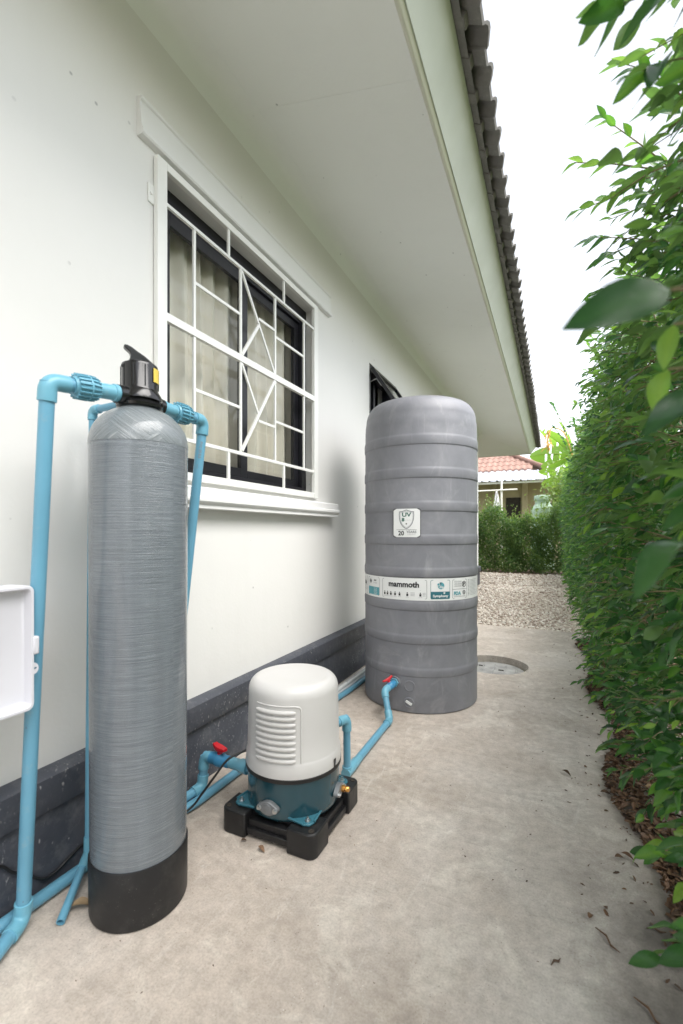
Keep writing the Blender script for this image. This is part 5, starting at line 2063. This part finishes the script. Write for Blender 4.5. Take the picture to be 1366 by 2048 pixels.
b2 = banana('shorter banana plant at the roof end with leaves hanging over the red tiles', .75, 15.2, 2.6,
            [(175, 35, 1.2, .27, .45, .45), (200, 8, 1.15, .24, .3, .6), (150, 60, 1.2, .24, .3, .35), (40, 40, 1.5, .25, .4, .4), (250, 20, 1.4, .25, .5, .55)])

# ------------------------------------------------------------------ neighbour's house
nh = thing('neighbour_house', 'cream neighbouring house with red tiled roof and white sheet awning behind the far hedge', 'house', (-4, 18, 0))
boxo('wall', (-9, -.95, 17.6, 23, -.05, 3.0), M['cream_wall'], nh)
boxo('wall', (-.949, .6, 18.2, 23, -.05, 3.0), M['cream_wall'], nh)
boxo('door', (-1.55, -1.05, 17.57, 17.599, .0, 2.3), M['dark'], nh)
boxo('window', (-.35, .25, 18.17, 18.199, 1.35, 2.1), M['dark'], nh)
boxo('pilaster', (-1.0, -.82, 17.5, 17.599, 0, 2.95), M['cream_wall'], nh)
boxo('pilaster', (-2.0, -1.9, 17.5, 17.599, 0, 2.95), M['cream_wall'], nh)
# awning panels: ribbed sheet, each a part
AX0, AX1 = -9.0, .50
aw_n = 38
for i in range(aw_n):
    xa = AX0 + (AX1 - AX0) * i / aw_n
    xb = AX0 + (AX1 - AX0) * (i + 1) / aw_n - .004
    bm = bmesh.new()
    zt_, zb_ = 3.22, 2.765
    yt_, yb_ = 17.25, 16.15
    def hipped(x):
        return min(1., max(.0, (AX1 - x) / 1.05))
    prof = [(xa, 0), (xa + .03, .035), (xa + .055, .035), (xa + .085, 0), (xb, 0)]
    lo = []
    for (x, h) in prof:
        k = hipped(x)
        lo.append((bm.verts.new((x, yb_, zb_ + h)), bm.verts.new((x, yb_ + (yt_ - yb_) * k, zb_ + (zt_ - zb_) * k + h + .001))))
    for a, b in zip(lo, lo[1:]):
        bm.faces.new((a[0], b[0], b[1], a[1]))
    o = finish('awning_panel', bm, M['awning'], nh, 20)
    sm = o.modifiers.new('thick', 'SOLIDIFY')
    sm.thickness = .01
bm = bmesh.new()
pp = [bm.verts.new(p) for p in ((AX1 - .01, 16.16, 2.77), (AX1 - 1.05, 17.25, 3.23), (AX1 - .2, 22, 3.23), (AX1 + .3, 22, 2.77))]
bm.faces.new(pp)
finish('awning_hip', bm, M['awning'], nh, 0)
boxo('awning_beam', (AX0, AX1 - .05, 16.22, 16.27, 2.69, 2.755), M['white_metal'], nh)
# tiled roof in courses of rolled tiles
bm = bmesh.new()
rows = 9
W_T = .205
nx = int(8.4 / (W_T / 4))
for r_ in range(rows):
    ya, za = 17.2 + r_ * .36, 3.26 + r_ * .20
    yb, zb = ya + .40, za + .222
    xr = -.28 - r_ * .34
    P0, P1, P2 = [], [], []
    for i in range(nx + 1):
        x = -9 + i * W_T / 4
        if x > xr:
            break
        h = .045 * max(0, math.sin(2 * PI * x / W_T))
        P2.append(bm.verts.new((x, ya + .005, za + h - .035)))
        P0.append(bm.verts.new((x, ya, za + h + .02)))
        P1.append(bm.verts.new((x, yb, zb + h)))
    for i in range(len(P0) - 1):
        bm.faces.new((P0[i], P0[i + 1], P1[i + 1], P1[i]))
        bm.faces.new((P2[i], P2[i + 1], P0[i + 1], P0[i]))
nr = finish('roof_tiles', bm, M['terra'], nh, 50, kind='stuff')
bm = bmesh.new()
pp = [bm.verts.new(p) for p in ((-.25, 17.2, 3.26), (.35, 23, 3.26), (-3.2, 20.4, 5.0))]
bm.faces.new(pp)
finish('roof_hip', bm, M['terra'], nh, 0)
tubeo('hip_ridge', [(-.22, 17.15, 3.30), (-3.2, 20.4, 5.08)], .085, M['terra'], nh, 8)

gt = thing('water_tank', 'pale green plastic water tank standing behind the far hedge', 'water tank', (-.26, 14.2, 0))
gp = [(.30, 0), (.31, .02), (.31, .5), (.325, .53), (.31, .56), (.31, 1.1), (.325, 1.13), (.31, 1.16), (.31, 1.62), (.30, 1.70)]
gp += [(.29, 1.74), (.215, 1.83), (.20, 1.85), (.20, 1.95), (.225, 1.955), (.23, 1.97), (.23, 2.06), (.22, 2.09), (.10, 2.11), (.001, 2.115)]
latheo('shell', gp, (-.26, 14.2, 0), M['green_tank'], gt, 48)
boxo('stand', (-.6, .1, 13.9, 14.5, -.06, -.001), M['manhole'], gt)

dr_ = thing('drying_rack', 'white metal clothes pole with crossbar behind the far hedge', 'clothes pole', (-1.37, 14.1, 0))
tubeo('post', [(-1.37, 14.1, -.06), (-1.37, 14.1, 2.72)], .03, M['white_metal'], dr_, 10)
tubeo('crossbar', [(-2.6, 14.06, 2.27), (-.93, 14.06, 2.29)], .022, M['white_metal'], dr_, 10)
bm = bmesh.new()
rows = []
for j in range(8):
    t = j / 7
    rows.append([bm.verts.new((-1.50 + (i / 6 - .5) * (.05 + .16 * t), 14.03 + .03 * math.sin(i * 1.8 + j), 2.255 - .50 * t)) for i in range(7)])
for a, b in zip(rows, rows[1:]):
    for i in range(6):
        bm.faces.new((a[i], a[i + 1], b[i + 1], b[i]))
cl = finish('cloth', bm, M['cloth'], None, 60)
sm = cl.modifiers.new('thick', 'SOLIDIFY')
sm.thickness = .004
tag(cl, 'white cloth hanging from the crossbar beside the clothes pole', 'cloth')

# ------------------------------------------------------------------ litter on the ground
def curled(n):
    V = np.array([(-.5, -.16, .02), (0, -.24, .06), (.5, -.05, .0), (.5, .05, .0), (0, .24, .07), (-.5, .16, .03), (-.2, 0, -.03), (.25, 0, -.02)])
    F = np.array([(0, 1, 6), (1, 7, 6), (1, 2, 7), (2, 3, 7), (3, 4, 7), (4, 6, 7), (4, 5, 6), (5, 0, 6)])
    return V, F
LTV, LTF = curled(0)
def litter_batch(name, X, Y, Z, s, tone, kind='stuff'):
    n = len(X)
    a = rng.uniform(0, 2 * PI, n)
    D = np.stack([np.cos(a), np.sin(a), rng.normal(0, .25, n)], 1)
    N_ = np.stack([rng.normal(0, .4, n), rng.normal(0, .4, n), np.ones(n)], 1)
    x, y, z = frames(D, N_)
    t = np.broadcast_to(LTV[None], (n, len(LTV), 3)).copy()
    t[..., 1] *= rng.uniform(.5, 1.3, (n, 1))
    t[..., 2] *= rng.uniform(.5, 3.0, (n, 1))
    V = np.stack([X, Y, Z], 1)[:, None] + s[:, None, None] * (t[..., 0:1] * x[:, None] + t[..., 1:2] * y[:, None] + t[..., 2:3] * z[:, None])
    F = (LTF[None] + (np.arange(n) * len(LTV))[:, None, None]).reshape(-1, 3)
    return mesh_np(name, V.reshape(-1, 3), F, M['litter'], None, np.repeat(tone, len(LTV)), 0, kind)
n = 8500
Y = 1.38 + rng.random(n) ** 1.1 * 3.6
X = .27 + np.abs(rng.normal(0, .17, n)) + .05 * np.sin(Y * 5) - .02
litter_batch('leaf_litter', X, Y, .004 + rng.random(n) * .022, rng.uniform(.015, .036, n), np.clip(rng.normal(.34, .24, n), 0, 1))
n = 300
Y = .5 + rng.random(n) * 4.6
X = .30 - rng.exponential(.09, n)
litter_batch('leaf_crumbs', X, Y, np.full(n, .004), rng.uniform(.006, .020, n), np.clip(rng.normal(.25, .2, n), 0, 1))
n = 330
Y = .5 + rng.random(n) * 4.7
X = rng.uniform(-1.3, .3, n)
litter_batch('grit', X, Y, np.full(n, .0015), rng.uniform(.0025, .008, n), np.clip(rng.normal(.2, .2, n), 0, 1))

def fallen(label, x, y, L, tone, rot, twig=False):
    if twig:
        d = Vector((math.cos(rot), math.sin(rot), 0))
        s = Vector((-d.y, d.x, 0))
        p = Vector((x, y, .004))
        o = tubeo('fallen_twig', [p - d * L / 2, p - d * L * .1 + s * L * .08 + Vector((0, 0, .003)), p + d * L * .2 - s * L * .03, p + d * L / 2 + s * L * .05], [.0012, .0028, .0026, .001], M['litter'], None, 6)
        at = o.data.attributes.new('tone', 'FLOAT', 'POINT')
        at.data.foreach_set('value', [tone] * len(o.data.vertices))
        tag(o, label, 'twig')
    else:
        V = LV_HI.copy()
        V[:, 0] -= .5
        V[:, 1] *= 1.1
        V[:, 2] = V[:, 2] * 1.5 + .16 * V[:, 1] ** 2 * 8
        V[:, 2] -= V[:, 2].min()
        c_, s_ = math.cos(rot), math.sin(rot)
        W_ = np.stack([x + L * (V[:, 0] * c_ - V[:, 1] * s_), y + L * (V[:, 0] * s_ + V[:, 1] * c_), .002 + L * V[:, 2]], 1)
        o = mesh_np('dry_leaf', W_, LF_HI, M['litter'], None, np.full(len(V), tone), 1)
        tag(o, label, 'leaf')
    return o

fallen('curled brown dry leaf standing on the bare concrete right of centre', .095, 1.406, .030, .5, 1.2)
fallen('small dark dry leaf on the concrete before the leaf litter', .055, 2.192, .040, .08, -.5)
fallen('longest bent brown twig on the near concrete', .127, 1.345, .075, .35, -.9, True)
fallen('short dark twig left of the longest twig on the concrete', .008, 1.223, .035, .15, .9, True)
fallen('straight twig at the bottom right edge of the concrete', .193, 1.179, .075, .4, -.8, True)
fallen('dark curled leaf at the edge of the leaf litter', .196, 2.086, .045, .12, .2)
fallen('left one of two dry leaves lying side by side near the hedge', .197, 1.697, .035, .3, .5)
fallen('right one of two dry leaves lying side by side near the hedge', .221, 1.713, .038, .35, -.3)
fallen('dark short twig lying on the dark stain beside the hedge', .249, 1.432, .045, .1, .1, True)
fallen('red-brown dry leaf in front of the pump base', -.874, 1.239, .032, .75, -.3)
fallen('dark crumpled leaf beside the left foot of the pump base', -.954, 1.25, .022, .2, .8)
fallen('pale straw-coloured leaf beside the open drain stub', -1.195, .835, .060, .98, .75)
